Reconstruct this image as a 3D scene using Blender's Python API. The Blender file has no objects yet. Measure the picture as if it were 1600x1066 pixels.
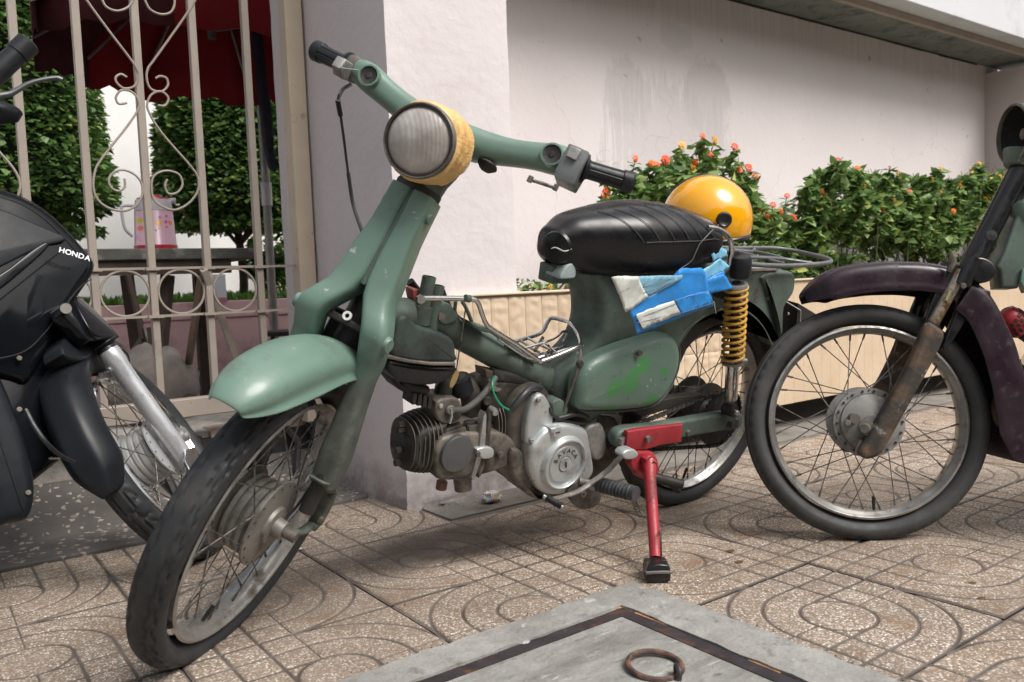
import bpy, bmesh, math, random
import numpy as np
from mathutils import Vector, Matrix
random.seed(7); rng=np.random.default_rng(7)
SC=bpy.context.scene; COL=SC.collection
R_=math.radians

# ---------------------------------------------------------------- camera
FPX=1295.276; CAMH=0.62616
CY,CP,CR=R_(36.2226),R_(3.9403),R_(-2.2581)      # yaw from +Y, pitch down, roll
_f=np.array([math.sin(CY)*math.cos(CP),math.cos(CY)*math.cos(CP),-math.sin(CP)])
_r=np.array([math.cos(CY),-math.sin(CY),0.]); _u=np.cross(_r,_f)
CAMR=np.array([_r*math.cos(CR)+_u*math.sin(CR),-_r*math.sin(CR)+_u*math.cos(CR),_f])
CAMO=np.array([0,0,CAMH])
cd=bpy.data.cameras.new('camera'); cam=bpy.data.objects.new('camera',cd); COL.objects.link(cam)
cd.sensor_fit='HORIZONTAL'; cd.sensor_width=36; cd.lens=FPX/1600*36; cd.clip_start=.02; cd.clip_end=400
cam.matrix_world=Matrix([[CAMR[0][i],CAMR[1][i],-CAMR[2][i],CAMO[i]] for i in range(3)]+[[0,0,0,1]])
cd.dof.use_dof=True; cd.dof.focus_distance=1.85; cd.dof.aperture_fstop=6.3
SC.camera=cam

# ---------------------------------------------------------------- world, sun, exposure
W=bpy.data.worlds.new('World'); SC.world=W; W.use_nodes=True
nt=W.node_tree; nt.nodes.clear()
sky=nt.nodes.new('ShaderNodeTexSky'); sky.sky_type='NISHITA'; sky.sun_disc=False
SUN_EL,SUN_AZ=R_(51),R_(160)       # azimuth of the sun, clockwise from +Y
sky.sun_elevation=SUN_EL; sky.sun_rotation=SUN_AZ; sky.air_density=1.6; sky.dust_density=6.0; sky.ozone_density=1.0
hs=nt.nodes.new('ShaderNodeHueSaturation'); hs.inputs['Saturation'].default_value=.38
bg=nt.nodes.new('ShaderNodeBackground'); bg.inputs['Strength'].default_value=.125
wo=nt.nodes.new('ShaderNodeOutputWorld')
nt.links.new(sky.outputs[0],hs.inputs['Color']); nt.links.new(hs.outputs[0],bg.inputs[0]); nt.links.new(bg.outputs[0],wo.inputs[0])
sl=bpy.data.lights.new('sun','SUN'); sun=bpy.data.objects.new('sun',sl); COL.objects.link(sun)
sl.energy=2.25; sl.angle=R_(28); sl.color=(1,.965,.92)
_sd=Vector((math.sin(SUN_AZ)*math.cos(SUN_EL),math.cos(SUN_AZ)*math.cos(SUN_EL),math.sin(SUN_EL)))
sun.rotation_euler=_sd.to_track_quat('Z','Y').to_euler(); sun.location=(0,-3,6)
SC.view_settings.view_transform='Standard'; SC.view_settings.look='None'
SC.view_settings.exposure=0.38; SC.view_settings.gamma=1; SC.view_settings.use_curve_mapping=False
SC.render.engine='CYCLES'; SC.cycles.max_bounces=7; SC.cycles.use_denoising=True

# ---------------------------------------------------------------- frames: a local set of axes, with pixel of the photo -> point on a local plane
class Fr:
    def __init__(s,o,x,y,z): s.o=np.array(o,float); s.B=np.stack([np.array(x,float),np.array(y,float),np.array(z,float)],1)
    def w(s,p): return s.o+s.B@np.asarray(p,float)
    def d(s,v): return s.B@np.asarray(v,float)
    def un(s,u,v,val=0.,ax=1):
        r=s.B.T@(CAMR.T@np.array([(u-800)/FPX,(533-v)/FPX,1.])); c=s.B.T@(CAMO-s.o)
        return c+r*((val-c[ax])/r[ax])
    def P(s,u,v,val=0.,ax=1): return s.w(s.un(u,v,val,ax))
    def M(s): 
        m=Matrix.Identity(4)
        for i in range(3):
            for j in range(3): m[i][j]=s.B[i,j]
            m[i][3]=s.o[i]
        return m
WD=Fr((0,0,0),(1,0,0),(0,1,0),(0,0,1))
def frame(psi,lean):
    psi,lean=R_(psi),R_(lean)
    h=np.array([math.cos(psi),math.sin(psi),0]); l=np.array([-math.sin(psi),math.cos(psi),0])
    n=l*math.cos(lean)-np.array([0,0,1.])*math.sin(lean)
    return h,n,np.cross(h,n)
def nrm(v): v=np.asarray(v,float); return v/np.linalg.norm(v)

# ---------------------------------------------------------------- mesh pieces: every function returns (verts, faces)
def join(*ms):
    V=[];F=[];o=0
    for v,f in ms:
        v=np.asarray(v,float).reshape(-1,3); V.append(v); F+= [tuple(i+o for i in q) for q in f]; o+=len(v)
    return np.concatenate(V),F
def box(c,h,fr=WD):
    V=[fr.w((c[0]+sx*h[0],c[1]+sy*h[1],c[2]+sz*h[2])) for sx in(-1,1) for sy in(-1,1) for sz in(-1,1)]
    return np.array(V),[(0,1,3,2),(4,6,7,5),(0,4,5,1),(2,3,7,6),(0,2,6,4),(1,5,7,3)]
def fixw(V,F):
    # make normals point outward for a closed solid (volume sign)
    V=np.asarray(V,float); vol=0
    for f in F:
        for k in range(1,len(f)-1): vol+=np.dot(V[f[0]],np.cross(V[f[k]],V[f[k+1]]))
    return (V,F) if vol>=0 else (V,[tuple(reversed(f)) for f in F])
def loft(rings,caps=True,closed=False):
    n=len(rings[0]); V=np.concatenate([np.asarray(r,float) for r in rings]); F=[]
    m=len(rings); 
    for i in range(m if closed else m-1):
        a=i*n; b=((i+1)%m)*n
        for k in range(n): F.append((a+k,a+(k+1)%n,b+(k+1)%n,b+k))
    if caps and not closed: F.append(tuple(range(n))[::-1]); F.append(tuple((m-1)*n+k for k in range(n)))
    return fixw(V,F)
def sheet(grid):
    g=np.asarray(grid,float); a,b=g.shape[:2]; F=[]
    for i in range(a-1):
        for j in range(b-1): F.append((i*b+j,i*b+j+1,(i+1)*b+j+1,(i+1)*b+j))
    return g.reshape(-1,3),F
def catm(P,n=6,closed=False):
    P=np.asarray(P,float); m=len(P); out=[]
    for i in range(m if closed else m-1):
        p0=P[(i-1)%m] if (closed or i>0) else 2*P[0]-P[1]; p1=P[i]; p2=P[(i+1)%m]
        p3=P[(i+2)%m] if (closed or i<m-2) else 2*P[-1]-P[-2]
        for k in range(n):
            t=k/n; out.append(.5*((2*p1)+(-p0+p2)*t+(2*p0-5*p1+4*p2-p3)*t*t+(-p0+3*p1-3*p2+p3)*t**3))
    if not closed: out.append(P[-1])
    return np.array(out)
def tube(P,r,seg=10,caps=True,closed=False,flat=1.,up0=None):
    P=np.asarray(P,float); m=len(P); r=np.broadcast_to(np.asarray(r,float),(m,)) if np.ndim(r)==0 else np.interp(np.linspace(0,1,m),np.linspace(0,1,len(r)),r)
    T=np.gradient(P,axis=0) if not closed else np.roll(P,-1,0)-np.roll(P,1,0)
    T/=np.linalg.norm(T,axis=1)[:,None]+1e-12
    u=np.array(up0,float) if up0 is not None else (np.array([0,0,1.]) if abs(T[0][2])<.9 else np.array([1.,0,0]))
    rings=[]
    for i in range(m):
        u=u-T[i]*np.dot(u,T[i]); u/=np.linalg.norm(u)+1e-12; v=np.cross(T[i],u)
        t=np.linspace(0,2*math.pi,seg,endpoint=False)
        rings.append(P[i]+r[i]*(np.outer(np.cos(t),u)*flat+np.outer(np.sin(t),v)))
    return loft(rings,caps,closed)
def cyl(a,b,r,seg=20,r2=None): return tube([a,b],[r,r if r2 is None else r2],seg)
def lathe(prof,o,axis,seg=32,ref=None,arc=None):
    # prof: (radius, height along axis)
    axis=nrm(axis); ref=np.array(ref,float) if ref is not None else (np.array([0,0,1.]) if abs(axis[2])<.9 else np.array([1.,0,0]))
    u=nrm(ref-axis*np.dot(ref,axis)); v=np.cross(axis,u)
    full=arc is None; t=np.linspace(0,2*math.pi,seg,endpoint=False) if full else np.linspace(arc[0],arc[1],seg)
    n=len(prof); V=[];F=[]
    for tt in t:
        d=u*math.cos(tt)+v*math.sin(tt)
        for rr,hh in prof: V.append(np.asarray(o)+d*rr+axis*hh)
    m=len(t)
    for i in range(m if full else m-1):
        a=i*n;b=((i+1)%m)*n
        for k in range(n-1): F.append((a+k,b+k,b+k+1,a+k+1))
    return np.array(V),F
def sphere(c,r,fr=WD,seg=16,ring=10,scale=(1,1,1)):
    pr=[(max(1e-4,math.sin(math.pi*i/ring)),-math.cos(math.pi*i/ring)) for i in range(ring+1)]
    V,F=lathe(pr,(0,0,0),(0,0,1),seg); V=V*r*np.array(scale)
    return np.array([fr.w(np.asarray(c)+v) for v in V]),F
def prism(pts,off):
    p=np.asarray(pts,float); off=np.asarray(off,float)
    return loft([p,p+off])
def inset(p2,d):
    n=len(p2); out=np.zeros_like(p2); A=0
    for i in range(n): A+=p2[i][0]*p2[(i+1)%n][1]-p2[(i+1)%n][0]*p2[i][1]
    sg=1 if A>0 else -1
    for i in range(n):
        e1=p2[i]-p2[i-1]; e2=p2[(i+1)%n]-p2[i]; e1=e1/(np.linalg.norm(e1)+1e-9); e2=e2/(np.linalg.norm(e2)+1e-9)
        n1=np.array([-e1[1],e1[0]])*sg; n2=np.array([-e2[1],e2[0]])*sg; b=n1+n2; L=np.dot(b,b)
        b=b/L*2 if L>.5 else (n1+n2)
        out[i]=p2[i]+b*d
    return out
def pillow(fr,pts,ax,v0,v1,rad=.01,steps=4,both=True,dome=0.):
    """closed outline (local pts) extruded along local axis ax from v0 to v1 with rounded rims"""
    p=np.asarray(pts,float); o=[i for i in range(3) if i!=ax]; p2=p[:,o]; rings=[]
    sg=1 if v1>v0 else -1
    def ring(q,val):
        r=np.zeros((len(q),3)); r[:,o]=q; r[:,ax]=val; return np.array([fr.w(x) for x in r])
    rings.append(ring(p2,v0)) if not both else None
    if both:
        for k in range(steps):
            a=math.pi/2*k/steps; rings.append(ring(inset(p2,rad*(1-math.sin(a))),v0+sg*rad*(1-math.cos(a))))
    for k in range(steps+1):
        a=math.pi/2*k/steps; rings.append(ring(inset(p2,rad*(1-math.cos(a))),v1-sg*rad*(1-math.sin(a))))
    if dome:
        c=inset(p2,rad).mean(0)
        q=inset(p2,rad)
        for k in (1,2,3,4):
            t=k/5; rings.append(ring(c+(q-c)*(1-t),v1+sg*dome*math.sin(t*math.pi/2)))
    return loft(rings)
def smooth2(pts,n=4): return catm(pts,n,closed=True)

# ---------------------------------------------------------------- objects
def put(name,mf,mat,parent=None,sharp=40,kind=None,bevel=0,shared=None,solid=0,bseg=2,sub=0,col=None):
    V,F=mf; L=np.zeros(3); p=parent
    if p is not None: L=np.array(p['_L'])
    me=bpy.data.meshes.new(name); me.from_pydata((np.asarray(V,float)-L).tolist(),[],[list(map(int,f)) for f in F]); me.update()
    for m in (mat if isinstance(mat,(list,tuple)) else [mat]): me.materials.append(m)
    me.shade_smooth() if hasattr(me,'shade_smooth') else None
    if sharp<180: me.set_sharp_from_angle(angle=R_(sharp))
    o=bpy.data.objects.new(name,me); COL.objects.link(o)
    if p is not None: o.parent=p
    o['_L']=[float(x) for x in L]
    if kind: o['kind']=kind
    if bevel:
        b=o.modifiers.new('b','BEVEL'); b.width=bevel; b.segments=bseg; b.limit_method='ANGLE'; b.angle_limit=R_(35); b.harden_normals=False
    if solid:
        b=o.modifiers.new('s','SOLIDIFY'); b.thickness=solid; b.offset=0
    if sub:
        b=o.modifiers.new('u','SUBSURF'); b.levels=sub; b.render_levels=sub
    return o
def put_m(name,me,mw,parent=None,kind=None):
    """object sharing a mesh, placed by world matrix"""
    o=bpy.data.objects.new(name,me); COL.objects.link(o); L=(0,0,0)
    if parent is not None: o.parent=parent; L=tuple(parent['_L'])
    o.matrix_local=Matrix.Translation((-L[0],-L[1],-L[2]))@mw
    if kind: o['kind']=kind
    return o
def mesh_of(name,mf,mat,sharp=40):
    me=bpy.data.meshes.new(name); me.from_pydata(np.asarray(mf[0],float).tolist(),[],[list(map(int,f)) for f in mf[1]]); me.update()
    for m in (mat if isinstance(mat,(list,tuple)) else [mat]): me.materials.append(m)
    me.shade_smooth(); me.set_sharp_from_angle(angle=R_(sharp)); return me
def thing(name,label,cat,loc,group=None):
    o=bpy.data.objects.new(name,None); COL.objects.link(o); o.location=tuple(float(x) for x in loc); o.empty_display_size=.05
    o['_L']=[float(x) for x in loc]; o['label']=label; o['category']=cat
    if group: o['group']=group
    return o
def tag(o,label,cat,group=None):
    o['label']=label; o['category']=cat
    if group: o['group']=group
    return o

# ---------------------------------------------------------------- materials
def newmat(name):
    m=bpy.data.materials.new(name); m.use_nodes=True; t=m.node_tree; return m,t,t.nodes['Principled BSDF']
def nn(t,ty,**k):
    n=t.nodes.new(ty)
    for a,b in k.items():
        if hasattr(n,a): setattr(n,a,b)
        else: n.inputs[a].default_value=b
    return n
def rgba(c): return (c[0],c[1],c[2],1)
def pos(t): return nn(t,'ShaderNodeNewGeometry').outputs['Position']
def noise_(t,scale,detail=5,rough=.55,vec=None,stretch=None):
    n=nn(t,'ShaderNodeTexNoise'); n.inputs['Scale'].default_value=scale; n.inputs['Detail'].default_value=detail; n.inputs['Roughness'].default_value=rough
    v=vec if vec is not None else pos(t)
    if stretch:
        mp=nn(t,'ShaderNodeMapping'); mp.inputs['Scale'].default_value=stretch; t.links.new(v,mp.inputs[0]); v=mp.outputs[0]
    t.links.new(v,n.inputs['Vector']); return n.outputs[0]
def ramp(t,fac,stops):
    r=nn(t,'ShaderNodeValToRGB'); e=r.color_ramp.elements
    e[0].position=stops[0][0]; e[0].color=rgba(stops[0][1]) if np.ndim(stops[0][1]) else (stops[0][1],)*3+(1,)
    e[1].position=stops[-1][0]; e[1].color=rgba(stops[-1][1]) if np.ndim(stops[-1][1]) else (stops[-1][1],)*3+(1,)
    for p_,c in stops[1:-1]:
        x=e.new(p_); x.color=rgba(c) if np.ndim(c) else (c,)*3+(1,)
    t.links.new(fac,r.inputs[0]); return r.outputs[0]
def mix(t,fac,a,b,mode='MIX'):
    n=nn(t,'ShaderNodeMix'); n.data_type='RGBA'; n.blend_type=mode
    for s,v in ((0,fac),(6,a),(7,b)):
        if hasattr(v,'is_linked') or hasattr(v,'links'): t.links.new(v,n.inputs[s])
        else: n.inputs[s].default_value=v if s==0 else rgba(v)
    return n.outputs[2]
def bump_(t,b,h,strength=.3,dist=.002,prev=None):
    n=nn(t,'ShaderNodeBump'); n.inputs['Strength'].default_value=strength; n.inputs['Distance'].default_value=dist
    t.links.new(h,n.inputs['Height'])
    if prev is not None: t.links.new(prev,n.inputs['Normal'])
    t.links.new(n.outputs[0],b.inputs['Normal']); return n.outputs[0]
def M(name,col,rough=.5,metal=0.,var=.12,vs=9,bump=0.,bs=120,bd=.0012,dirts=(),coat=0.,rvar=.12,spec=.5,trans=0.,sheen=0.,ds=None):
    m,t,b=newmat(name)
    n=noise_(t,vs)
    c=ramp(t,n,[(.3,tuple(x*(1-var) for x in col)),(.7,tuple(min(1,x*(1+var)) for x in col))])
    rr=ramp(t,noise_(t,vs*2.3),[(.3,max(0.,rough-rvar)),(.7,min(1.,rough+rvar))])
    for (dc,lo,hi,sc,dr) in dirts:
        f=ramp(t,noise_(t,sc,8,.68,stretch=ds),[(lo,0.),(hi,1.)])
        c=mix(t,f,c,dc); rr=mix(t,f,rr,(dr,)*3)
    t.links.new(c,b.inputs['Base Color']); t.links.new(rr,b.inputs['Roughness'])
    b.inputs['Metallic'].default_value=metal; b.inputs['Coat Weight'].default_value=coat; b.inputs['Specular IOR Level'].default_value=spec
    if bump: bump_(t,b,noise_(t,bs,4),bump,bd)
    return m
# ================================================================ SETTING
from mathutils import noise as _mn
mathutils_noise=_mn.noise
# ---- paving: one tile mesh with pressed grooves
def m_tile():
    m,t,b=newmat('terrazzo'); P=pos(t)
    base=ramp(t,noise_(t,5,6,.6),[(.25,(.165,.115,.082)),(.5,(.245,.180,.130)),(.75,(.33,.26,.20))])
    oi=nn(t,'ShaderNodeObjectInfo')
    base=mix(t,ramp(t,oi.outputs['Random'],[(0,.0),(.5,.5),(1,.15)]),base,ramp(t,oi.outputs['Random'],[(0,(.30,.25,.20)),(.45,(.15,.115,.09)),(.7,(.26,.22,.19)),(1,(.20,.14,.10))]))
    v=nn(t,'ShaderNodeTexVoronoi'); v.inputs['Scale'].default_value=205; t.links.new(P,v.inputs['Vector'])
    cs=nn(t,'ShaderNodeSeparateColor'); t.links.new(v.outputs['Color'],cs.inputs[0])
    chipc=ramp(t,cs.outputs[0],[(.0,(.70,.66,.60)),(.35,(.80,.76,.70)),(.6,(.50,.40,.30)),(.85,(.40,.30,.22)),(1,(.16,.13,.12))])
    th=nn(t,'ShaderNodeMath',operation='LESS_THAN'); t.links.new(v.outputs['Distance'],th.inputs[0]); th.inputs[1].default_value=.42
    th2=nn(t,'ShaderNodeMath',operation='GREATER_THAN'); t.links.new(cs.outputs[1],th2.inputs[0]); th2.inputs[1].default_value=.44
    mu=nn(t,'ShaderNodeMath',operation='MULTIPLY'); t.links.new(th.outputs[0],mu.inputs[0]); t.links.new(th2.outputs[0],mu.inputs[1])
    c=mix(t,mu.outputs[0],base,chipc)
    v2=nn(t,'ShaderNodeTexVoronoi'); v2.inputs['Scale'].default_value=330; t.links.new(P,v2.inputs['Vector'])
    c2=nn(t,'ShaderNodeSeparateColor'); t.links.new(v2.outputs['Color'],c2.inputs[0])
    f2=ramp(t,c2.outputs[0],[(.7,0.),(.72,.55)]); c=mix(t,f2,c,(.55,.48,.41))
    # dirt film, rust/orange stains, worn pale patches
    c=mix(t,ramp(t,noise_(t,2.1,7,.62),[(.38,0.),(.66,.62)]),c,(.115,.088,.068))
    c=mix(t,ramp(t,noise_(t,8.5,6,.6),[(.56,0.),(.72,.5)]),c,(.19,.10,.045))
    c=mix(t,ramp(t,noise_(t,34,4,.6),[(.70,0.),(.76,.75)]),c,(.12,.06,.02))
    for (sx,sy,rx,ry,am) in ((1.06,1.70,.46,.20,.9),(.62,1.70,.22,.2,.5),(1.50,1.45,.22,.12,.45)):  # dark oil stain plus painted shade on the paving under the moped
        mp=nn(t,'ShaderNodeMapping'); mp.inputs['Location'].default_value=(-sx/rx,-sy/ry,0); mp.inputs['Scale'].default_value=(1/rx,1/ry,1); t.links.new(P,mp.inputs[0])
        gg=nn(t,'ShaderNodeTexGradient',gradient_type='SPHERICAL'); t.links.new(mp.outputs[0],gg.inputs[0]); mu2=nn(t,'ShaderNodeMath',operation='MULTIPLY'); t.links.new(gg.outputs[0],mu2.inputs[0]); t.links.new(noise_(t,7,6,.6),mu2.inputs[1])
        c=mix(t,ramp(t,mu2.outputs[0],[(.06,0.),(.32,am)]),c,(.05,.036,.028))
    at=nn(t,'ShaderNodeAttribute'); at.attribute_name='groove'
    c=mix(t,ramp(t,at.outputs['Fac'],[(.15,0.),(.6,.95)]),c,ramp(t,noise_(t,9),[(.3,(.055,.042,.036)),(.7,(.135,.112,.098))]))
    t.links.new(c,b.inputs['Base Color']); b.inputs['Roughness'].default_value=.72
    r=ramp(t,noise_(t,14),[(.3,.55),(.7,.85)]); t.links.new(r,b.inputs['Roughness'])
    bump_(t,b,noise_(t,260,3),.25,.001)
    return m
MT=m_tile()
TX0,TY0,TS=.738,.6507,.4
def tile_mesh():
    n=116; s=TS/2-.0016; w=.0056; V=[];A=[]
    ax=np.linspace(-s,s,n); k6=TS/6
    for x in ax:
        for y in ax:
            d=1.
            u,v=x,y; rr=math.hypot(u,v)
            d=min(d,abs(rr-k6))
            if u*v<=0:                      # arc quadrants
                for k in (2,3): d=min(d,abs(rr-(k*k6-(.004 if k==3 else 0))))
            else:                           # quadrants of small squares
                if rr>k6-.001:
                    for k in (0,1,2):
                        d=min(d,abs(abs(u)-k*k6)); d=min(d,abs(abs(v)-k*k6))
            if rr>k6 and u*v>0 or False: pass
            if rr>k6+.001:
                if abs(u)<w*2 and True: d=min(d,abs(u)) if u*v>0 or abs(u)<1e-9 else d
            g=max(0.,1-d/w); g=g*g*(3-2*g)
            e=min(s-abs(x),s-abs(y)); h=-.0038*g-(.0042*max(0,1-e/.0045))
            V.append((x,y,h)); A.append(max(g,max(0,1-e/.0055)))
    F=[(i*n+j,(i+1)*n+j,(i+1)*n+j+1,i*n+j+1) for i in range(n-1) for j in range(n-1)]
    # skirts
    b=len(V); edge=[i*n for i in range(n)]+[(n-1)*n+j for j in range(1,n)]+[i*n+n-1 for i in range(n-2,-1,-1)]+[j for j in range(n-2,0,-1)]
    for i in edge: V.append((V[i][0],V[i][1],-.02)); A.append(1.)
    m=len(edge)
    for k in range(m): F.append((edge[k],edge[(k+1)%m],b+(k+1)%m,b+k))
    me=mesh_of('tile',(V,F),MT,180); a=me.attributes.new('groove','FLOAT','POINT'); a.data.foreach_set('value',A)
    return me
m_grout=M('grout',(.15,.13,.115),.9,var=.25,vs=20,bump=.5,bs=90,bd=.003)
m_conc=M('concrete',(.30,.295,.28),.85,var=.16,vs=30,bump=.9,bs=120,bd=.003,dirts=[((.19,.18,.165),.40,.68,4.5,.9),((.14,.135,.12),.56,.68,22,.9),((.55,.55,.54),.62,.75,14,.8),((.12,.11,.10),.66,.8,22,.9)])
m_conc2=M('lid concrete',(.26,.255,.24),.88,var=.16,vs=26,bump=.9,bs=110,bd=.003,dirts=[((.15,.14,.13),.42,.68,6,.9),((.12,.115,.105),.58,.68,20,.9),((.50,.50,.49),.6,.74,11,.8)],ds=(1,3,1))
ground=put('ground',([(-40,-40,-.024),(40,-40,-.024),(40,40,-.024),(-40,40,-.024)],[(0,1,2,3)]),M('street ground',(.20,.18,.165),.9,var=.2,vs=1.3,bump=.4,bs=30,bd=.004),kind='structure')
paving=put('pavement',([(-3.2,-1.3,-.0062),(6.45,-1.3,-.0062),(6.45,2.275,-.0062),(-3.2,2.275,-.0062)],[(0,1,2,3)]),m_grout,kind='structure')
# unseen shop-house blocks added behind the viewer to dim low sky and reflections
m_opp=M('unseen facade',(.23,.21,.185),.85,var=.3,vs=.6); m_oppw=M('unseen pane',(.035,.04,.045),.25)
for k,(x0,x1,hh) in enumerate(((-26,-17,7.5),(-17,-9,6.2),(-9,-2,8.2),(-2,5,6.6),(5,12,7.6),(12,21,6.4),(21,30,8.0))):
    yy=-13.5-.3*(k%2); put('unseen_building',box(((x0+x1)/2,yy,hh/2-.02),((x1-x0)/2-.01,1.5,hh/2)),m_opp,kind='structure')
    ws=[]
    for r in range(int(hh//2.4)):
        for q in range(4):
            cx=x0+(q+.5)*(x1-x0)/4; ws.append(box((cx,yy+1.5,1.3+2.4*r),(.62,.03,.75)))
    put('unseen_window',join(*ws),m_oppw,kind='structure')
for k,x in enumerate((-15,-6,3.5,10,18)):  # unseen trees added behind the viewer for darker reflections
    c=np.array((x,-8.5-.4*(k%2),4.2)); V,F=sphere((0,0,0),1,seg=20,ring=12)
    V=np.array([c+np.array((v[0]*2.3,v[1]*1.6,v[2]*1.5))*(1+.35*mathutils_noise(Vector(v*1.7)+Vector((k*3.,0,0)))) for v in V])
    put('unseen_tree',join((V,F),tube([(x,c[1],-.02),(x+.1,c[1],3.2)],[.16,.11],10)),M('unseen tree crown',(.035,.07,.025),.8,var=.4,vs=3) if k==0 else bpy.data.materials['unseen tree crown'],kind='structure')
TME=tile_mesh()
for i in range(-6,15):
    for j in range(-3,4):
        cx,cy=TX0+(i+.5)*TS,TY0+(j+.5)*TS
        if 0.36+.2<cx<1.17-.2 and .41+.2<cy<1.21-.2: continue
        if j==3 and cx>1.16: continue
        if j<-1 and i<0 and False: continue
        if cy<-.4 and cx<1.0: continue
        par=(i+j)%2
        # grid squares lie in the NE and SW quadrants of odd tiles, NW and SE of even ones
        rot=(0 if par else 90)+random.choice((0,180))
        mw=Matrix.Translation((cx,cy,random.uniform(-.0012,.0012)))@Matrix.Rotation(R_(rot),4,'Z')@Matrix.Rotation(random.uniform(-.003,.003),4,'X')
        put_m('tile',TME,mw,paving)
# concrete gutter slabs along pillar and planter
def slab(x0,x1,y0,y1,z,mat,name,parent=None,jit=.004,th=.02,seg=24):
    pts=[]
    def ed(a,b):
        for k in range(seg):
            t=k/seg; pts.append((a[0]+(b[0]-a[0])*t+random.uniform(-jit,jit),a[1]+(b[1]-a[1])*t+random.uniform(-jit,jit),z))
    ed((x0,y0),(x1,y0));ed((x1,y0),(x1,y1));ed((x1,y1),(x0,y1));ed((x0,y1),(x0,y0))
    return put(name,prism(pts,(0,0,-th)),mat,parent,sharp=30)
m_gut=M('gutter concrete',(.22,.205,.185),.9,var=.15,vs=6,bump=.5,bs=110,bd=.002,dirts=[((.10,.085,.07),.42,.7,5,.9),((.33,.31,.29),.6,.78,12,.9)])
for a,b in ((1.152,1.95),(1.956,2.75),(2.756,3.55),(3.556,4.35),(4.356,5.15),(5.156,6.4)):
    slab(a,b,1.885,2.055,-.001+random.uniform(-.001,.001),m_gut,'gutter_slab',paving,.0015)
# aggregate strip
def m_aggr():
    m,t,b=newmat('exposed aggregate'); P=pos(t)
    base=ramp(t,noise_(t,7,6),[(.3,(.085,.078,.072)),(.7,(.16,.145,.135))])
    wn=nn(t,'ShaderNodeTexNoise'); wn.inputs['Scale'].default_value=70; t.links.new(P,wn.inputs['Vector']); av=nn(t,'ShaderNodeVectorMath',operation='MULTIPLY_ADD'); t.links.new(wn.outputs['Color'],av.inputs[0]); av.inputs[1].default_value=(.02,.02,.02); t.links.new(P,av.inputs[2])
    v=nn(t,'ShaderNodeTexVoronoi'); v.inputs['Scale'].default_value=62; t.links.new(av.outputs[0],v.inputs['Vector'])
    cs=nn(t,'ShaderNodeSeparateColor'); t.links.new(v.outputs['Color'],cs.inputs[0])
    sz=ramp(t,cs.outputs[2],[(.0,.22),(1,.48)])
    th=nn(t,'ShaderNodeMath',operation='LESS_THAN'); t.links.new(v.outputs['Distance'],th.inputs[0]); t.links.new(sz,th.inputs[1])
    th2=nn(t,'ShaderNodeMath',operation='GREATER_THAN'); t.links.new(cs.outputs[1],th2.inputs[0]); th2.inputs[1].default_value=.5
    mu=nn(t,'ShaderNodeMath',operation='MULTIPLY'); t.links.new(th.outputs[0],mu.inputs[0]); t.links.new(th2.outputs[0],mu.inputs[1])
    c=mix(t,mu.outputs[0],base,ramp(t,cs.outputs[0],[(0,(.50,.44,.38)),(.6,(.36,.31,.26)),(1,(.22,.20,.19))]))
    c=mix(t,ramp(t,noise_(t,3,6),[(.4,0.),(.75,.45)]),c,(.07,.06,.055))
    t.links.new(c,b.inputs['Base Color']); b.inputs['Roughness'].default_value=.8
    bump_(t,b,v.outputs['Distance'],.35,.002); return m
m_ag=m_aggr()
put('aggregate_strip',box((-1.05,2.37,-.01),(2.15,.10,.0125)),m_ag,kind='structure',bevel=.003)
put('aggregate_ramp',fixw([(-3.2,2.47,.0015),(1.10,2.47,.0015),(1.10,2.80,.185),(-3.2,2.80,.185),(-3.2,2.47,-.02),(1.10,2.47,-.02),(1.10,2.80,-.02),(-3.2,2.80,-.02)],[(0,1,2,3),(4,7,6,5),(0,4,5,1),(1,5,6,2),(2,6,7,3),(3,7,4,0)]),m_ag,kind='structure')
# raised courtyard behind the fence
m_peb=M('pebble wash',(.42,.39,.36),.9,var=.25,vs=60,bump=.6,bs=160,bd=.003,dirts=[((.18,.16,.14),.5,.7,30,.9)])
put('courtyard',join(box((-1.0,3.45,.09),(2.1,.78,.11)),box((-1.0,5.4,-.1),(6,1.0,.2))),m_peb,kind='structure')
m_kerb=M('courtyard kerb',(.38,.30,.235),.85,var=.12,bump=.4,dirts=[((.12,.10,.09),.48,.68,7,.9)])
put('kerb',box((.92,2.70,.15),(.165,.05,.056)),m_kerb,kind='structure',bevel=.006)

# ---- manhole with concrete surround, steel angle and lid
mh=thing('manhole','square concrete inspection cover with dark steel edging and an iron lifting ring','manhole cover',(.77,.81,0))
X0,X1,Y0,Y1=.36,1.172,.40,1.213; A0,A1,B0,B1=.462,1.068,.505,1.135
def ring_sheet(o,i,z,th,jit=0):
    (ax0,ax1,ay0,ay1),(bx0,bx1,by0,by1)=o,i; n=22; O=[];I=[]
    def go(x0,x1,y0,y1,L,j):
        for a,b in (((x0,y0),(x1,y0)),((x1,y0),(x1,y1)),((x1,y1),(x0,y1)),((x0,y1),(x0,y0))):
            for k in range(n):
                t=k/n; L.append((a[0]+(b[0]-a[0])*t+random.uniform(-j,j),a[1]+(b[1]-a[1])*t+random.uniform(-j,j)))
    go(*o,O,jit); go(*i,I,jit*.5); m=len(O)
    V=[(x,y,z) for x,y in O]+[(x,y,z) for x,y in I]+[(x,y,z-th) for x,y in O]+[(x,y,z-th) for x,y in I]; F=[]
    for k in range(m):
        q=(k+1)%m; F+=[(k,q,m+q,m+k),(m+k,m+q,3*m+q,3*m+k),(q,k,2*m+k,2*m+q)]
    return V,F
put('surround',ring_sheet((X0,X1,Y0,Y1),(A0,A1,B0,B1),.0056,.03,.006),m_conc,mh,sharp=50)
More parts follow.
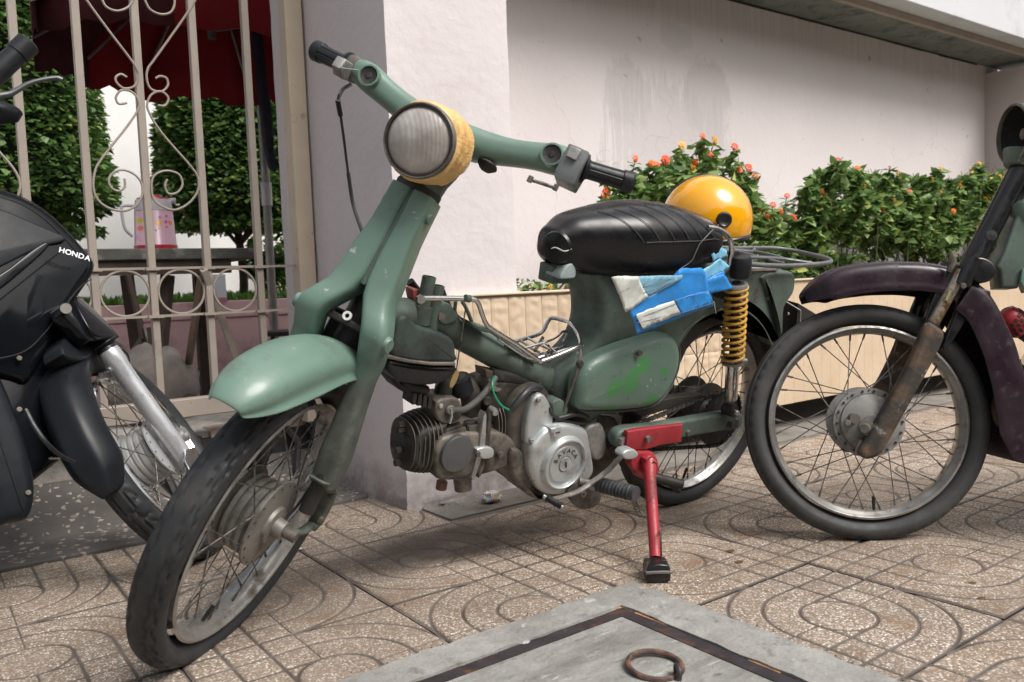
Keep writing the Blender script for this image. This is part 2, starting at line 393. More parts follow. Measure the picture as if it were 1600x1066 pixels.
m_rust=M('rusty steel',(.055,.045,.05),.6,metal=.5,var=.3,vs=18,bump=.4,bs=90,dirts=[((.22,.09,.04),.55,.72,14,.9),((.16,.14,.15),.6,.75,20,.5)])
put('steel_edge',ring_sheet((A0+.006,A1-.006,B0+.006,B1-.006),(A0+.034,A1-.034,B0+.034,B1-.034),.0040,.03,.0012),m_rust,mh,sharp=50)
put('lid',box(((A0+A1)/2,(B0+B1)/2,-.0137),((A1-A0)/2-.0335,(B1-B0)/2-.0335,.0165)),m_conc2,mh,bevel=.002)
rc=np.array([.93,.917,0]); t_=np.linspace(0,2*math.pi,40,endpoint=False)
rp=np.stack([rc[0]+.043*np.cos(t_),rc[1]+.043*np.sin(t_),.008+.004*np.sin(t_)],1)
put('lifting_ring',tube(rp,.0048,8,closed=True),M('iron ring',(.10,.07,.06),.5,metal=.6,var=.3,vs=25,bump=.3,dirts=[((.30,.16,.10),.5,.65,30,.8)]),mh)
put('staple',tube(catm([(.928,.865,.001),(.931,.866,.016),(.936,.873,.019),(.94,.88,.016),(.942,.882,.001)],5),.005,8),m_rust,mh)
# broken-off wooden shims between edging and surround
for (a,b) in (((1.055,1.130),(1.075,1.137)),((1.066,1.02),(1.0665,1.10)),((1.0665,.78),(1.067,.84))):
    put('timber_shim',box(((a[0]+b[0])/2,(a[1]+b[1])/2,-.002),(max(.003,(b[0]-a[0])/2),max(.003,(b[1]-a[1])/2),.004)),M('shim',(.42,.20,.08),.8,var=.3,vs=50),mh)

# ---- plastered pillar
def splash(m,h0=.02,h1=.16,col=(.16,.13,.115),am=.75):
    t=m.node_tree; b=t.nodes['Principled BSDF']; src=b.inputs['Base Color'].links[0].from_socket
    sp=nn(t,'ShaderNodeSeparateXYZ'); t.links.new(pos(t),sp.inputs[0]); mr=nn(t,'ShaderNodeMapRange'); mr.inputs['From Min'].default_value=h1; mr.inputs['From Max'].default_value=h0; t.links.new(sp.outputs[2],mr.inputs[0])
    mu=nn(t,'ShaderNodeMath',operation='MULTIPLY'); t.links.new(mr.outputs[0],mu.inputs[0]); t.links.new(noise_(t,16,7,.65),mu.inputs[1])
    c=mix(t,ramp(t,mu.outputs[0],[(.14,0.),(.55,am)]),src,col); t.links.new(c,b.inputs['Base Color']); return m
def m_plaster(name,c,var=.035,d=()):
    return splash(M(name,c,.82,var=var,vs=2.2,bump=.55,bs=26,bd=.005,dirts=d))
m_wall=None
def m_wallf():
    m,t,b=newmat('wall paint'); 
    c=ramp(t,noise_(t,1.6,4),[(.3,(.69,.63,.635)),(.7,(.75,.69,.695))])
    # grey water stains: two soft streaked fields and hairline runs
    P=pos(t)
    def blob(cx,cz,rx,rz):
        mp=nn(t,'ShaderNodeMapping'); mp.inputs['Location'].default_value=(-cx/rx,0,-cz/rz); mp.inputs['Scale'].default_value=(1/rx,0,1/rz)
        t.links.new(P,mp.inputs[0]); g=nn(t,'ShaderNodeTexGradient',gradient_type='SPHERICAL'); t.links.new(mp.outputs[0],g.inputs[0]); return g.outputs[0]
    n1=noise_(t,9,10,.8,stretch=(1.8,1,.8)); n2=noise_(t,30,7,.65,stretch=(3,1,.16))
    for (cx,cz,rx,rz,a) in ((2.82,1.50,.30,.34,.6),(3.38,1.52,.36,.40,.65),(3.15,1.80,.24,.14,.4),(3.45,1.22,.26,.25,.35)):
        mu=nn(t,'ShaderNodeMath',operation='MULTIPLY'); t.links.new(blob(cx,cz,rx,rz),mu.inputs[0]); t.links.new(n1,mu.inputs[1])
        c=mix(t,ramp(t,mu.outputs[0],[(.235,0.),(.275,a*.8)]),c,(.53,.49,.50))
    mu=nn(t,'ShaderNodeMath',operation='MULTIPLY'); t.links.new(blob(3.1,1.25,.95,.75),mu.inputs[0]); t.links.new(n2,mu.inputs[1])
    c=mix(t,ramp(t,mu.outputs[0],[(.26,0.),(.30,.55)]),c,(.53,.49,.50))
    c=mix(t,ramp(t,noise_(t,7,5,.5),[(.72,0.),(.745,.7)]),c,(.33,.30,.31))
    c=mix(t,ramp(t,noise_(t,17,3,.5),[(.735,0.),(.75,.6)]),c,(.30,.27,.27))
    dr=noise_(t,26,6,.6,stretch=(3,1,.07)); sp=nn(t,'ShaderNodeSeparateXYZ'); t.links.new(P,sp.inputs[0]); mr=nn(t,'ShaderNodeMapRange'); mr.inputs['From Min'].default_value=1.55; mr.inputs['From Max'].default_value=2.05; t.links.new(sp.outputs[2],mr.inputs[0])
    mu=nn(t,'ShaderNodeMath',operation='MULTIPLY'); t.links.new(mr.outputs[0],mu.inputs[0]); t.links.new(dr,mu.inputs[1]); c=mix(t,ramp(t,mu.outputs[0],[(.30,0.),(.6,.5)]),c,(.46,.42,.40))
    vc=nn(t,'ShaderNodeTexVoronoi'); vc.feature='DISTANCE_TO_EDGE'; vc.inputs['Scale'].default_value=1.7
    wn=nn(t,'ShaderNodeTexNoise'); wn.inputs['Scale'].default_value=6; t.links.new(P,wn.inputs['Vector']); av=nn(t,'ShaderNodeVectorMath',operation='MULTIPLY_ADD'); t.links.new(wn.outputs['Color'],av.inputs[0]); av.inputs[1].default_value=(.25,.25,.25); t.links.new(P,av.inputs[2]); t.links.new(av.outputs[0],vc.inputs['Vector'])
    ck=nn(t,'ShaderNodeMath',operation='LESS_THAN'); t.links.new(vc.outputs[0],ck.inputs[0]); ck.inputs[1].default_value=.0022; mk=nn(t,'ShaderNodeMath',operation='MULTIPLY'); t.links.new(ck.outputs[0],mk.inputs[0]); t.links.new(ramp(t,noise_(t,1.3,3),[(.52,0.),(.6,.45)]),mk.inputs[1])
    c=mix(t,mk.outputs[0],c,(.36,.33,.33))
    t.links.new(c,b.inputs['Base Color']); b.inputs['Roughness'].default_value=.85
    bump_(t,b,noise_(t,30,6),.42,.004); return m
m_wall=m_wallf()
m_pil=m_plaster('pillar paint',(.62,.575,.585),d=[((.56,.50,.49),.58,.75,5,.9),((.40,.34,.33),.715,.74,19,.9)])
def rough_box(x0,x1,y0,y1,z0,z1,foot=.012,nz=60):
    rings=[]
    zs=np.concatenate([np.linspace(z0,z0+.12,14),np.linspace(z0+.14,z1,nz)])
    for z in zs:
        f=foot*max(0,1-(z-z0)/.10)**2; r=[]
        def ed(a,b,n):
            for k in range(n):
                t=k/n; x,y=a[0]+(b[0]-a[0])*t,a[1]+(b[1]-a[1])*t; j=.0012+.004*max(0,1-(z-z0)/.06)
                r.append((x+random.uniform(-j,j),y+random.uniform(-j,j),z))
        ed((x0-f+.006,y0-f),(x1+f-.006,y0-f),12);ed((x1+f,y0-f+.006),(x1+f,y1),4);ed((x1+f,y1),(x0-f,y1),3);ed((x0-f,y1),(x0-f,y0-f+.006),12)
        rings.append(r)
    return loft(rings)
pil=put('pillar',rough_box(1.108,1.533,2.05,2.86,-.01,3.2),m_pil,sharp=50); tag(pil,'pale pink plastered pillar standing behind the green moped, at the end of the fence','pillar')
# ---- building wall, right return, soffit and white fascia
wl=put('building_wall',box((4.0,2.95,1.03),(2.6,.10,1.03)),m_wall); tag(wl,'long pale pink wall with grey water stains above the flower planter','wall')
m_wall2=m_plaster('side wall paint',(.60,.53,.52))
wr=put('return_wall',box((6.5,1.9,1.0),(.10,.95,1.0)),m_wall2); tag(wr,'short pink wall closing the right end of the planter','wall')
can=thing('canopy_beam','white overhanging roof beam with a grey underside above the stained wall','roof beam',(4,2.7,2.05))
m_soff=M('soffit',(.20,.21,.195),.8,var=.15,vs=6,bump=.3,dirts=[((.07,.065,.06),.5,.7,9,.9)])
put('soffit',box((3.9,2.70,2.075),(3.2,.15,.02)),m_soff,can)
put('drip_edge',box((3.9,2.535,2.065),(3.2,.014,.03)),M('drip edge',(.37,.31,.26),.8,bump=.3),can,bevel=.002)
put('fascia',box((3.9,2.46,2.92),(3.2,.058,.85)),M('white fascia',(.60,.61,.64),.75,var=.05,vs=1.5,bump=.15,dirts=[((.42,.42,.43),.55,.8,3,.8)]),can,bevel=.004)
# dark crack line where wall meets soffit
put('crack',join(*[box((1.6+.11*k+random.uniform(-.02,.02),2.846,2.052+random.uniform(-.002,.001)),(.06,.004,.004+random.uniform(0,.003))) for k in range(43)]),M('crack dark',(.03,.025,.02),.9),can,kind='stuff')

# ---- planter with split-face tiles
pl_=thing('planter','long raised planter box faced with cream split-stone tiles, full of orange lantana','planter',(3.9,2.04,0))
m_core=M('planter core',(.72,.66,.56),.85,var=.08,bump=.3)
put('planter_wall',box((3.828,2.0815,.355),(2.545,.048,.2405)),m_core,pl_)
put('coping',box((3.828,2.086,.597),(2.548,.066,.0035)),M('coping',(.60,.50,.37),.75,var=.06,bump=.2),pl_,bevel=.002)
put('soil',box((3.97,2.495,.53),(2.42,.35,.02)),M('soil',(.09,.06,.04),.95,var=.4,vs=30,bump=.8,bs=60,bd=.01),pl_)
m_pt=M('split tile',(.56,.43,.30),.6,var=.05,vs=5,bump=.2,bs=220,dirts=[((.66,.54,.40),.42,.75,3,.6),((.46,.36,.26),.62,.8,7,.8)])
TM=[]
from mathutils import noise as mn
for s in range(6):
    g=[]; nx,nz=9,31; w,h=.0315,.122
    for i in range(nx):
        row=[]
        for k in range(nz):
            x=-w+2*w*i/(nx-1); z=-h+2*h*k/(nz-1); e=min(w-abs(x),h-abs(z)); 
            q=mn.noise(Vector((x*48+s*9,z*52,s*3.1)))+.3*mn.noise(Vector((x*90+s,z*60,7.7)))
            row.append((x,-.004-(max(0,min(1,e/.008)))*(.003+.0040*q),z))
        g.append(row)
    V,F=sheet(g); V=V.tolist(); b=len(V)
    V+=[(-w,.006,-h),(-w,.006,h),(w,.006,-h),(w,.006,h)]
    F=[tuple(reversed(f)) for f in F]
    F+=[(b,b+1)+tuple(range(nz-1,-1,-1)),(b+3,b+2)+tuple((nx-1)*nz+k for k in range(nz)),(b+1,b+3)+tuple(i*nz+nz-1 for i in range(nx-1,-1,-1)),(b+2,b)+tuple(i*nz for i in range(nx))]
    TM.append(mesh_of('tile',(V,F),m_pt,50))
FLT=mesh_of('tile',box((0,0,0),(.0319,.0065,.1228)),m_pt,30)
x=1.318; k=0
while x<6.3:
    for r in (0,1):
        if x>2.75: put_m('tile',FLT,Matrix.Translation((x,2.036,.468-.247*r)),pl_)
        else: put_m('tile',random.choice(TM),Matrix.Translation((x,2.036,.468-.247*r))@Matrix.Rotation(random.choice((0,math.pi)),4,'Y'),pl_)
    x+=.0646; k+=1
# near-black strip standing in for the shade under the raised planter
put('gap_shade',box((3.87,2.16,.05),(2.5,.02,.06)),M('footing dark',(.03,.026,.022),.95),pl_)
# ================================================================ FENCE
m_fen=M('fence paint',(.285,.245,.21),.55,var=.08,vs=12,bump=.25,bs=150,dirts=[((.20,.10,.05),.64,.76,28,.8),((.13,.11,.10),.62,.8,9,.8)])
FY=2.6
fe=thing('iron_fence','beige painted iron fence with scrolls and rings beside the pillar','fence',(.6,FY,0))
for bx in (-.62,-.46,-.31,-.155,-.01,.14,.293,.446,.601,.761,.922):
    put('bar',box((bx,FY,1.47),(.0108,.0108,1.19)),m_fen,fe,bevel=.002)
    put('collar',box((bx,FY,.571),(.021,.021,.004)),m_fen,fe); put('collar',box((bx,FY,.711),(.019,.019,.004)),m_fen,fe)
put('post',box((1.072,FY,1.45),(.029,.029,1.25)),M('post paint',(.52,.44,.34),.6,var=.08,vs=8,bump=.2,dirts=[((.25,.17,.11),.62,.76,20,.8)]),fe,bevel=.003)
put('bottom_beam',box((.16,FY,.292),(.90,.022,.028)),m_fen,fe,bevel=.003)
for z in (.713,.572): put('rail',box((.16,FY,z),(.90,.006,.0035)),m_fen,fe)
for z in (2.55,): put('rail',box((.16,FY,z),(.90,.012,.012)),m_fen,fe)
for cx in (-.083,.067,.217,.37,.524,.681,.8415):
    t=np.linspace(0,2*math.pi,36,endpoint=False)
    put('ring',tube(np.stack([cx+.066*np.cos(t),0*t+FY-.002,.642+.066*np.sin(t)],1),.0036,6,closed=True),m_fen,fe)
def scroll(pts,k=2.22): 
    P=[WD.P(x/k,y/k,FY-.012,1) for x,y in pts]; put('scroll',tube(catm(P,5),.0034,7),m_fen,fe)
scroll([(270,-50),(300,0),(380,110),(470,230),(478,270),(465,300),(430,307),(405,287),(402,268),(420,258),(440,268)])
scroll([(440,358),(412,360),(402,338),(420,314),(455,318),(478,345),(480,378),(440,440),(350,555),(327,605),(325,660),(345,700),(385,725),(430,732),(470,715),(492,680),(492,640),(470,608),(430,590),(395,598),(378,622),(385,650),(410,663),(432,650),(432,620)])
scroll([(690,-30),(660,30),(540,200),(512,240),(510,280),(525,310),(560,318),(582,297),(577,272),(555,265),(540,272)])
scroll([(548,366),(573,366),(584,340),(560,318),(530,325),(513,350),(515,385),(560,460),(660,575),(688,620),(685,665),(655,705),(610,728),(570,720),(535,695),(525,650),(535,610),(575,593),(620,605),(633,640),(615,668),(585,672),(572,645),(580,622)])
scroll([(350,-8),(370,25),(410,38),(450,20),(464,-20),(440,-50)]); scroll([(498,-10),(520,32),(560,50),(595,40),(606,0),(590,-40)])
scroll([(-160,360),(-60,470),(0,530),(50,590),(70,640),(60,690)])
pa=np.array([.745,FY-.02,.705])
put('brace',tube([pa,WD.P(432,732,0,2)],.014,4),m_fen,fe,sharp=30)
put('brace',tube([pa+np.array([0,.03,-.02]),WD.P(284,640,.2,2)],.013,4),M('dark timber prop',(.20,.15,.11),.7),fe,sharp=30)
# rubbish-dark iron plates below the beam
m_blk=M('grimy black',(.022,.02,.02),.7,var=.4,vs=30,bump=.6,bs=60,bd=.004)
sc_=thing('scrap_metal','grimy black scrap iron lying under the fence beam behind the front wheel','scrap iron',(.8,2.55,0))
for k in range(7):
    x=.62+.07*k; put('bar_end',tube([(x,2.52+random.uniform(-.03,.05),.01),(x+random.uniform(-.05,.05),2.6,.10+random.uniform(0,.10)),(x+.03,2.66,.18)],.012,6),m_blk,sc_)
put('plate',box((.86,2.66,.09),(.22,.012,.09)),m_blk,sc_)

# ================================================================ COURTYARD
m_pink=M('pink paint',(.72,.47,.48),.75,var=.07,vs=4,bump=.2,dirts=[((.30,.18,.18),.5,.75,5,.8)])
lw=thing('low_wall','low dusty pink garden wall behind the fence','low wall',(0,4.25,.2))
for k in range(-5,5):
    put('panel',box((.42+.56*k+.28,4.25,.36),(.2785,.03,.150)),m_pink,lw,bevel=.003)
    put('panel',box((.42+.56*k+.28,4.25,.556),(.2785,.036,.042)),m_pink,lw,bevel=.003)
put('core',box((.0,4.275,.395),(3.0,.03,.195)),m_kerb,lw)
# leaves
def leafcloud(n,sampler,size,fold=.35,droop=.4,curl=.25,ar=.45):
    base=np.array([(0,0,0),(.35,ar,.12),(1,0,-curl*.2),(.35,-ar,.12),(.7,ar*.55,.05),(.7,-ar*.55,.05)])
    base[:,2]*=fold*2; F0=[(0,1,4),(0,4,2),(0,2,5),(0,5,3)]
    C=np.empty((n,3)); D=np.empty((n,3))
    for i in range(n): c,d=sampler(i); C[i]=c; D[i]=d
    D=D+rng.normal(0,.45,(n,3)); D/=np.linalg.norm(D,axis=1)[:,None]
    up=np.tile(np.array([0,0,1.]),(n,1))+rng.normal(0,.45,(n,3))
    S=np.cross(D,up); S/=np.linalg.norm(S,axis=1)[:,None]; U=np.cross(S,D)
    D2=D-np.array([0,0,droop]); D2/=np.linalg.norm(D2,axis=1)[:,None]
    s=size*rng.uniform(.4,1.4,n)
    V=C[:,None,:]+s[:,None,None]*(base[None,:,0:1]*D2[:,None,:]+base[None,:,1:2]*S[:,None,:]+base[None,:,2:3]*U[:,None,:])
    F=(np.arange(n)[:,None,None]*6+np.array(F0)[None]).reshape(-1,3)
    return V.reshape(-1,3),F.tolist()
def leafmat(name,c1,c2,c3,tr=.32,rough=.36):
    m,t,b=newmat(name); 
    oi=nn(t,'ShaderNodeNewGeometry'); c=ramp(t,oi.outputs['Random Per Island'],[(0,c1),(.5,c2),(.93,c3),(1,(c3[0]*1.8,c3[1]*1.35,c3[2]))])
    t.links.new(c,b.inputs['Base Color']); b.inputs['Roughness'].default_value=rough
    b.inputs['Subsurface Weight'].default_value=0
    tl=nn(t,'ShaderNodeBsdfTranslucent'); t.links.new(c,tl.inputs[0]); ms=nn(t,'ShaderNodeMixShader'); ms.inputs[0].default_value=tr
    t.links.new(b.outputs[0],ms.inputs[1]); t.links.new(tl.outputs[0],ms.inputs[2]); t.links.new(ms.outputs[0],t.nodes['Material Output'].inputs[0]); return m
lm_top=leafmat('topiary leaf',(.045,.105,.028),(.12,.24,.06),(.26,.40,.13))
lm_lan=leafmat('lantana leaf',(.065,.13,.04),(.16,.28,.08),(.32,.44,.16),rough=.5)
lm_grass=leafmat('grass blade',(.05,.12,.02),(.09,.20,.03),(.13,.27,.05))
m_bark=M('bark',(.06,.042,.03),.9,var=.3,vs=20,bump=.6,bs=50,bd=.006)
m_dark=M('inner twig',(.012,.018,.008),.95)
def noisy(p,f,s=0): return mn.noise(Vector((p[0]*f+s,p[1]*f,p[2]*f)))
def topiary(name,label,base,z0,z1,r0,r1,n,trunk=True,size=.045,seed=0):
    t=thing(name,label,'tree',base)
    bx,by=base[0],base[1]
    def rad(z,a): 
        q=(z-z0)/(z1-z0); r=r0+(r1-r0)*q
        e=min(1,(q+.02)/.12)**.5*min(1,max(0,(1.02-q))/.12)**.5
        return r*e*(1+.10*mn.noise(Vector((math.cos(a)*1.6+seed,math.sin(a)*1.6,z*3))))
    def samp(i):
        z=z0+(z1-z0)*rng.random(); a=rng.random()*2*math.pi
        if rng.random()<.12:
            rr=rad((z0+z1)/2,a)*rng.random()**.5; z=z0+.03*rng.random() if rng.random()<.6 else z1
        else: rr=rad(z,a)*(1-.16*rng.random()**1.5)
        c=(bx+rr*math.cos(a),by+rr*math.sin(a),z); return c,(math.cos(a),math.sin(a),.25)
    put('foliage',leafcloud(n,samp,size),lm_top,t,kind='stuff',sharp=180)
    core=[]
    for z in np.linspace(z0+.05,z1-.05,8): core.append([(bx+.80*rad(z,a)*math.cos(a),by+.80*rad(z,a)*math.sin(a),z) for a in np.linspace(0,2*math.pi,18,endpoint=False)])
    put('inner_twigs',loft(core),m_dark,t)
    if trunk:
        put('trunk',tube(catm([(bx,by,.55),(bx+.015,by,.75),(bx-.01,by,z0+.1),(bx,by,z0+.3)],5),[.03,.024,.03],8),m_bark,t)
        for a in (.3,2.0,3.6,5.0): put('branch',tube(catm([(bx,by,z0-.10),(bx+.12*math.cos(a),by+.12*math.sin(a),z0+.0),(bx+.3*math.cos(a),by+.3*math.sin(a),z0+.08)],4),[.014,.008],6),m_bark,t)
    return t
topiary('topiary_tree','dark green clipped tree with a visible trunk, right of the thermos jug',(1.66,5.0,.55),1.02,2.35,.46,.34,25000,size=.036,seed=2)
topiary('topiary_tree','tall clipped hedge tree at the left edge behind the black motorbike grip',(.42,5.0,.55),.98,2.6,.58,.42,27000,size=.036,seed=8)
# small shrub
sh=thing('shrub','small bright green shrub behind the umbrella pole','shrub',(2.05,5.3,.55))
def ssamp(i):
    d=nrm(rng.normal(0,1,3)); k=rng.integers(0,4); c=[(2.0,5.3,.92),(2.12,5.35,.86),(1.92,5.28,.80),(2.05,5.25,.72)][k]; r=[.17,.14,.12,.16][k]
    return np.array(c)+d*np.array([r,r,r*.6]),d
put('foliage',leafcloud(3200,ssamp,.035),leafmat('shrub leaf',(.05,.13,.03),(.10,.23,.05),(.18,.34,.08)),sh,kind='stuff',sharp=180)
put('stem',tube([(2.05,5.3,.58),(2.04,5.3,.75),(2.06,5.3,.9)],[.025,.012],8),m_bark,sh)
# grass and soil strip
put('garden_soil',box((0,5.1,.5),(4.5,.80,.085)),M('garden soil',(.10,.075,.05),.95,var=.4,vs=14,bump=.6,bs=40,bd=.01),kind='structure')
def gs(i): return (rng.uniform(-.8,2.9),rng.uniform(4.32,5.4),.585),(rng.normal(0,.3),rng.normal(0,.3),1)
g=put('grass',leafcloud(9000,gs,.055,ar=.16,droop=.0),lm_grass,kind='stuff',sharp=180); tag(g,'strip of green grass on top of the pink garden wall','grass')
bw=put('garden_wall',box((0.9,6.35,1.7),(4.5,.1,1.7)),M('white garden wall',(.80,.79,.79),.8,var=.03,bump=.1,dirts=[((.55,.54,.52),.6,.8,3,.8)])); tag(bw,'plain white garden wall behind the clipped trees','wall')
yb=thing('block_wall','low cream block wall beside the small shrub','wall',(2.75,5.95,.55)); 
for k in range(5):
    for q in range(4): put('block',box((2.35+.24*q+(.12 if k%2 else 0),5.95,.63+.135*k),(.115,.05,.063)),M('cream block',(.62,.52,.34),.85,var=.08,bump=.3) if (k==0 and q==0) else bpy.data.materials['cream block'],yb,bevel=.004)
tr=put('trough',box((2.22,4.45,.605),(.25,.05,.025)),M('terracotta',(.22,.045,.03),.7),bevel=.005); tag(tr,'dark red terracotta trough on the pink wall beside the fence post','planter trough')

# ---- umbrella
um=thing('market_umbrella','dark red sun umbrella behind the fence, seen from below','umbrella',(1.38,3.72,.2))
def canvas(name,c,tr):
    m=M(name,c,.85,var=.15,vs=5,bump=.2,bs=60); t=m.node_tree; b=t.nodes['Principled BSDF']; tl=nn(t,'ShaderNodeBsdfTranslucent'); tl.inputs[0].default_value=rgba(c); ms=nn(t,'ShaderNodeMixShader'); ms.inputs[0].default_value=tr
    t.links.new(b.outputs[0],ms.inputs[1]); t.links.new(tl.outputs[0],ms.inputs[2]); t.links.new(ms.outputs[0],t.nodes['Material Output'].inputs[0]); return m
m_red=canvas('red canvas',(.26,.010,.016),.30)
m_red_shaded=canvas('shaded red canvas',(.070,.008,.012),.15)  # darker copy of the red canvas, shade of the left panels put into the colour
m_steel=M('dull steel',(.30,.29,.28),.45,metal=.7,var=.2,vs=20,dirts=[((.10,.06,.045),.62,.75,12,.8)])
pb=WD.P(427,490,3.72,1); pt=WD.P(402,-60,3.72,1); pt=pb+(pt-pb)*1.0
apex=np.array([pt[0]-.02,3.72,2.62])
put('pole',tube([pb+(pb-apex)*.25,apex],.019,12),m_steel,um)
put('pole_joint',tube([pb+(apex-pb)*.235,pb+(apex-pb)*.285],.025,12),M('joint',(.5,.5,.5),.4,metal=.5),um)
cen=np.array([.82,3.95]); N8=8; Rr=1.22
zc=1.60
ring_o=[tuple(WD.P(u,v,zc,2)) for u,v in ((46,-10),(50,50),(136,84),(228,108),(384,118),(490,120))]+[(1.95,3.60,zc+.05),(1.60,3.16,zc+.12),(.85,3.10,zc+.12),(.43,3.18,zc+.06)]
N8=len(ring_o)
top=np.array([1.15,3.65,2.14])
for k in range(N8):
    A,B=np.array(ring_o[k]),np.array(ring_o[(k+1)%N8]); g=[]
    for i in range(7):
        q=i/6; row=[]
        for j in range(7):
            s=j/6; p=top+(A*(1-s)+B*s-top)*q; p[2]+=.03*math.sin(math.pi*s)*q+.05*math.sin(math.pi*q); row.append(p)
        g.append(row)
    g.append([p-np.array([0,0,.14+.012*math.sin(9*s)]) for s,p in enumerate(g[-1])])
    put('canvas_panel',sheet(g),[m_red,m_red_shaded][k in (0,1,8,9)],um,solid=.002,sharp=25)
    put('rib',tube([top-np.array([0,0,.03]),A-np.array([0,0,.02])],.006,6),m_steel,um)
    put('strut',tube([(top[0],top[1],1.75),top+(A-top)*.55-np.array([0,0,.0])],.005,6),m_steel,um)
put('runner_pole',tube([(top[0],top[1],2.2),(top[0],top[1],1.72)],.018,10),m_steel,um)
# folded dark cloth hanging by the pole
P0=[WD.P(u,v,3.6,1) for u,v in ((398,20),(412,60),(418,120),(428,190),(430,235),(434,268),(424,262),(416,225),(410,170),(404,110),(398,60))]
fl=put('folded_parasol',prism(P0,(0,.05,0)),M('navy cloth',(.012,.014,.028),.8,var=.3,vs=15),bevel=.01,sharp=60); tag(fl,'folded dark navy cloth hanging against the umbrella pole','cloth')

# ---- timber table, jug, cup, stool
tb=thing('garden_table','rough dark timber table behind the fence with a thermos jug on it','table',(.7,3.3,.2))
m_tw=M('weathered timber',(.085,.085,.075),.7,var=.3,vs=16,bump=.6,bs=40,bd=.004,dirts=[((.25,.25,.23),.55,.7,12,.7)])
m_leg=M('dark timber leg',(.045,.03,.022),.75,var=.3,vs=16,bump=.5)
Z=.80
a=WD.P(120,412,Z-.03,2); b=WD.P(262,412,Z-.03,2); c=WD.P(362,398,Z-.03,2)
c1=WD.P(60,402,Z,2); 
ty=3.10
for k in range(4): put('plank',box((.66,ty+.075+.15*k,Z-.02),(.44,.073,.02)),m_tw,tb,bevel=.004)
put('apron',box((.66,ty+.03,Z-.065),(.34,.015,.026)),m_leg,tb); 
for (u0,v0,u1,v1,yy) in ((262,430,240,665,3.2),(198,430,222,600,3.55)):
    put('leg',tube([WD.P(u0,v0,yy,1),WD.P(u1,v1,yy,1)],.026,4),m_leg,tb,sharp=30)
for x in (.3,1.0): put('leg',box((x,ty+.45,.47),(.02,.02,.28)),m_leg,tb)
jg=thing('thermos_jug','pink floral thermos jug with a red lid and a handle, on the timber table','jug',tuple(WD.P(245,389,3.2,1)))
jb=np.array([WD.P(244,389,3.2,1)[0],3.2,Z]); jt=WD.P(243,310,3.2,1); H_=jt[2]-Z
def jugmat():
    m,t,b=newmat('jug print'); P=pos(t)
    c=mix(t,ramp(t,noise_(t,9),[(.3,0.),(.7,1.)]),(.50,.30,.38),(.56,.36,.43))
    sx=H_*.38
    def dot(u_,v_,r,col,c):
        q=WD.P(u_,v_,3.14,1); mp=nn(t,'ShaderNodeMapping'); mp.inputs['Location'].default_value=(-q[0]/r,0,-q[2]/r); mp.inputs['Scale'].default_value=(1/r,0,1/r)
        t.links.new(P,mp.inputs[0]); g=nn(t,'ShaderNodeTexGradient',gradient_type='SPHERICAL'); t.links.new(mp.outputs[0],g.inputs[0])
        return mix(t,ramp(t,g.outputs[0],[(.25,0.),(.4,1.)]),c,col)
    for u_,v_,r,col in ((221,344,.014,(.45,.38,.02)),(222,356,.013,(.62,.16,.10)),(247,349,.017,(.60,.28,.02)),(249,340,.008,(.2,.2,.25)),(260,338,.007,(.5,.06,.14)),(259,347,.009,(.45,.08,.3)),(260,355,.006,(.6,.05,.08)),(267,348,.012,(.65,.14,.08)),(247,357,.006,(.3,.1,.3)),(243,360,.007,(.15,.22,.1))): c=dot(u_,v_,r,col,c)
    t.links.new(c,b.inputs['Base Color']); b.inputs['Roughness'].default_value=.3; return m
rj=.073
put('body',lathe([(0,0),(rj,0),(rj,.012),(rj-.002,.014),(rj-.008,H_*.72),(rj-.010,H_*.74)],jb,(0,0,1),40),jugmat(),jg,sharp=60)
m_jr=M('jug red',(.42,.025,.045),.35,var=.05); m_jw=M('jug collar',(.50,.48,.53),.35,var=.05)
put('base_band',lathe([(rj+.001,0),(rj+.001,.015)],jb,(0,0,1),40),m_jr,jg)
put('collar',lathe([(rj-.009,H_*.74),(rj-.008,H_*.76),(rj-.013,H_*.96),(rj-.02,H_*.97)],jb,(0,0,1),40),m_jw,jg)
put('lid',lathe([(rj-.018,H_*.97),(rj-.02,H_*1.0),(.028,H_*1.01),(.024,H_*1.06),(0,H_*1.07)],jb,(0,0,1),32),m_jr,jg)
put('handle',tube(catm([jb+np.array([-rj+.012,0,H_*.84]),jb+np.array([-rj-.028,-.01,H_*.84]),jb+np.array([-rj-.036,-.01,H_*.78]),jb+np.array([-rj-.030,-.01,H_*.42]),jb+np.array([-rj-.004,0,H_*.26])],5),.0055,8),m_jw,jg)
put('spout',tube([jb+np.array([rj-.03,0,H_*.92]),jb+np.array([rj+.006,0,H_*.99])],[.014,.007],8),m_jw,jg)
cb_=thing('water_carton','small white and pink carton standing on the pink wall','carton',(1.4,4.24,.6))
q0=WD.P(341,465,4.24,1); put('carton_body',box((q0[0],4.24,.665),(.033,.033,.067)),M('carton',(.72,.78,.82),.5,var=.05),cb_,bevel=.003); put('carton_band',box((q0[0],4.24,.606),(.0345,.0345,.009)),M('carton band',(.62,.20,.32),.5),cb_)
so=thing('garden_stool','small round dark stool beside the umbrella pole','stool',(1.5,3.5,.2))
s0=WD.P(455,516,3.5,1); put('seat',lathe([(0,.0),(.13,0),(.135,-.008),(.13,-.018),(0,-.02)],s0,(0,0,1),28),m_leg,so)
for a in (.5,2.6,4.7): put('leg',tube([s0+np.array([.08*math.cos(a),.08*math.sin(a),-.02]),(s0[0]+.12*math.cos(a),s0[1]+.12*math.sin(a),.2)],.010,6),m_leg,so)
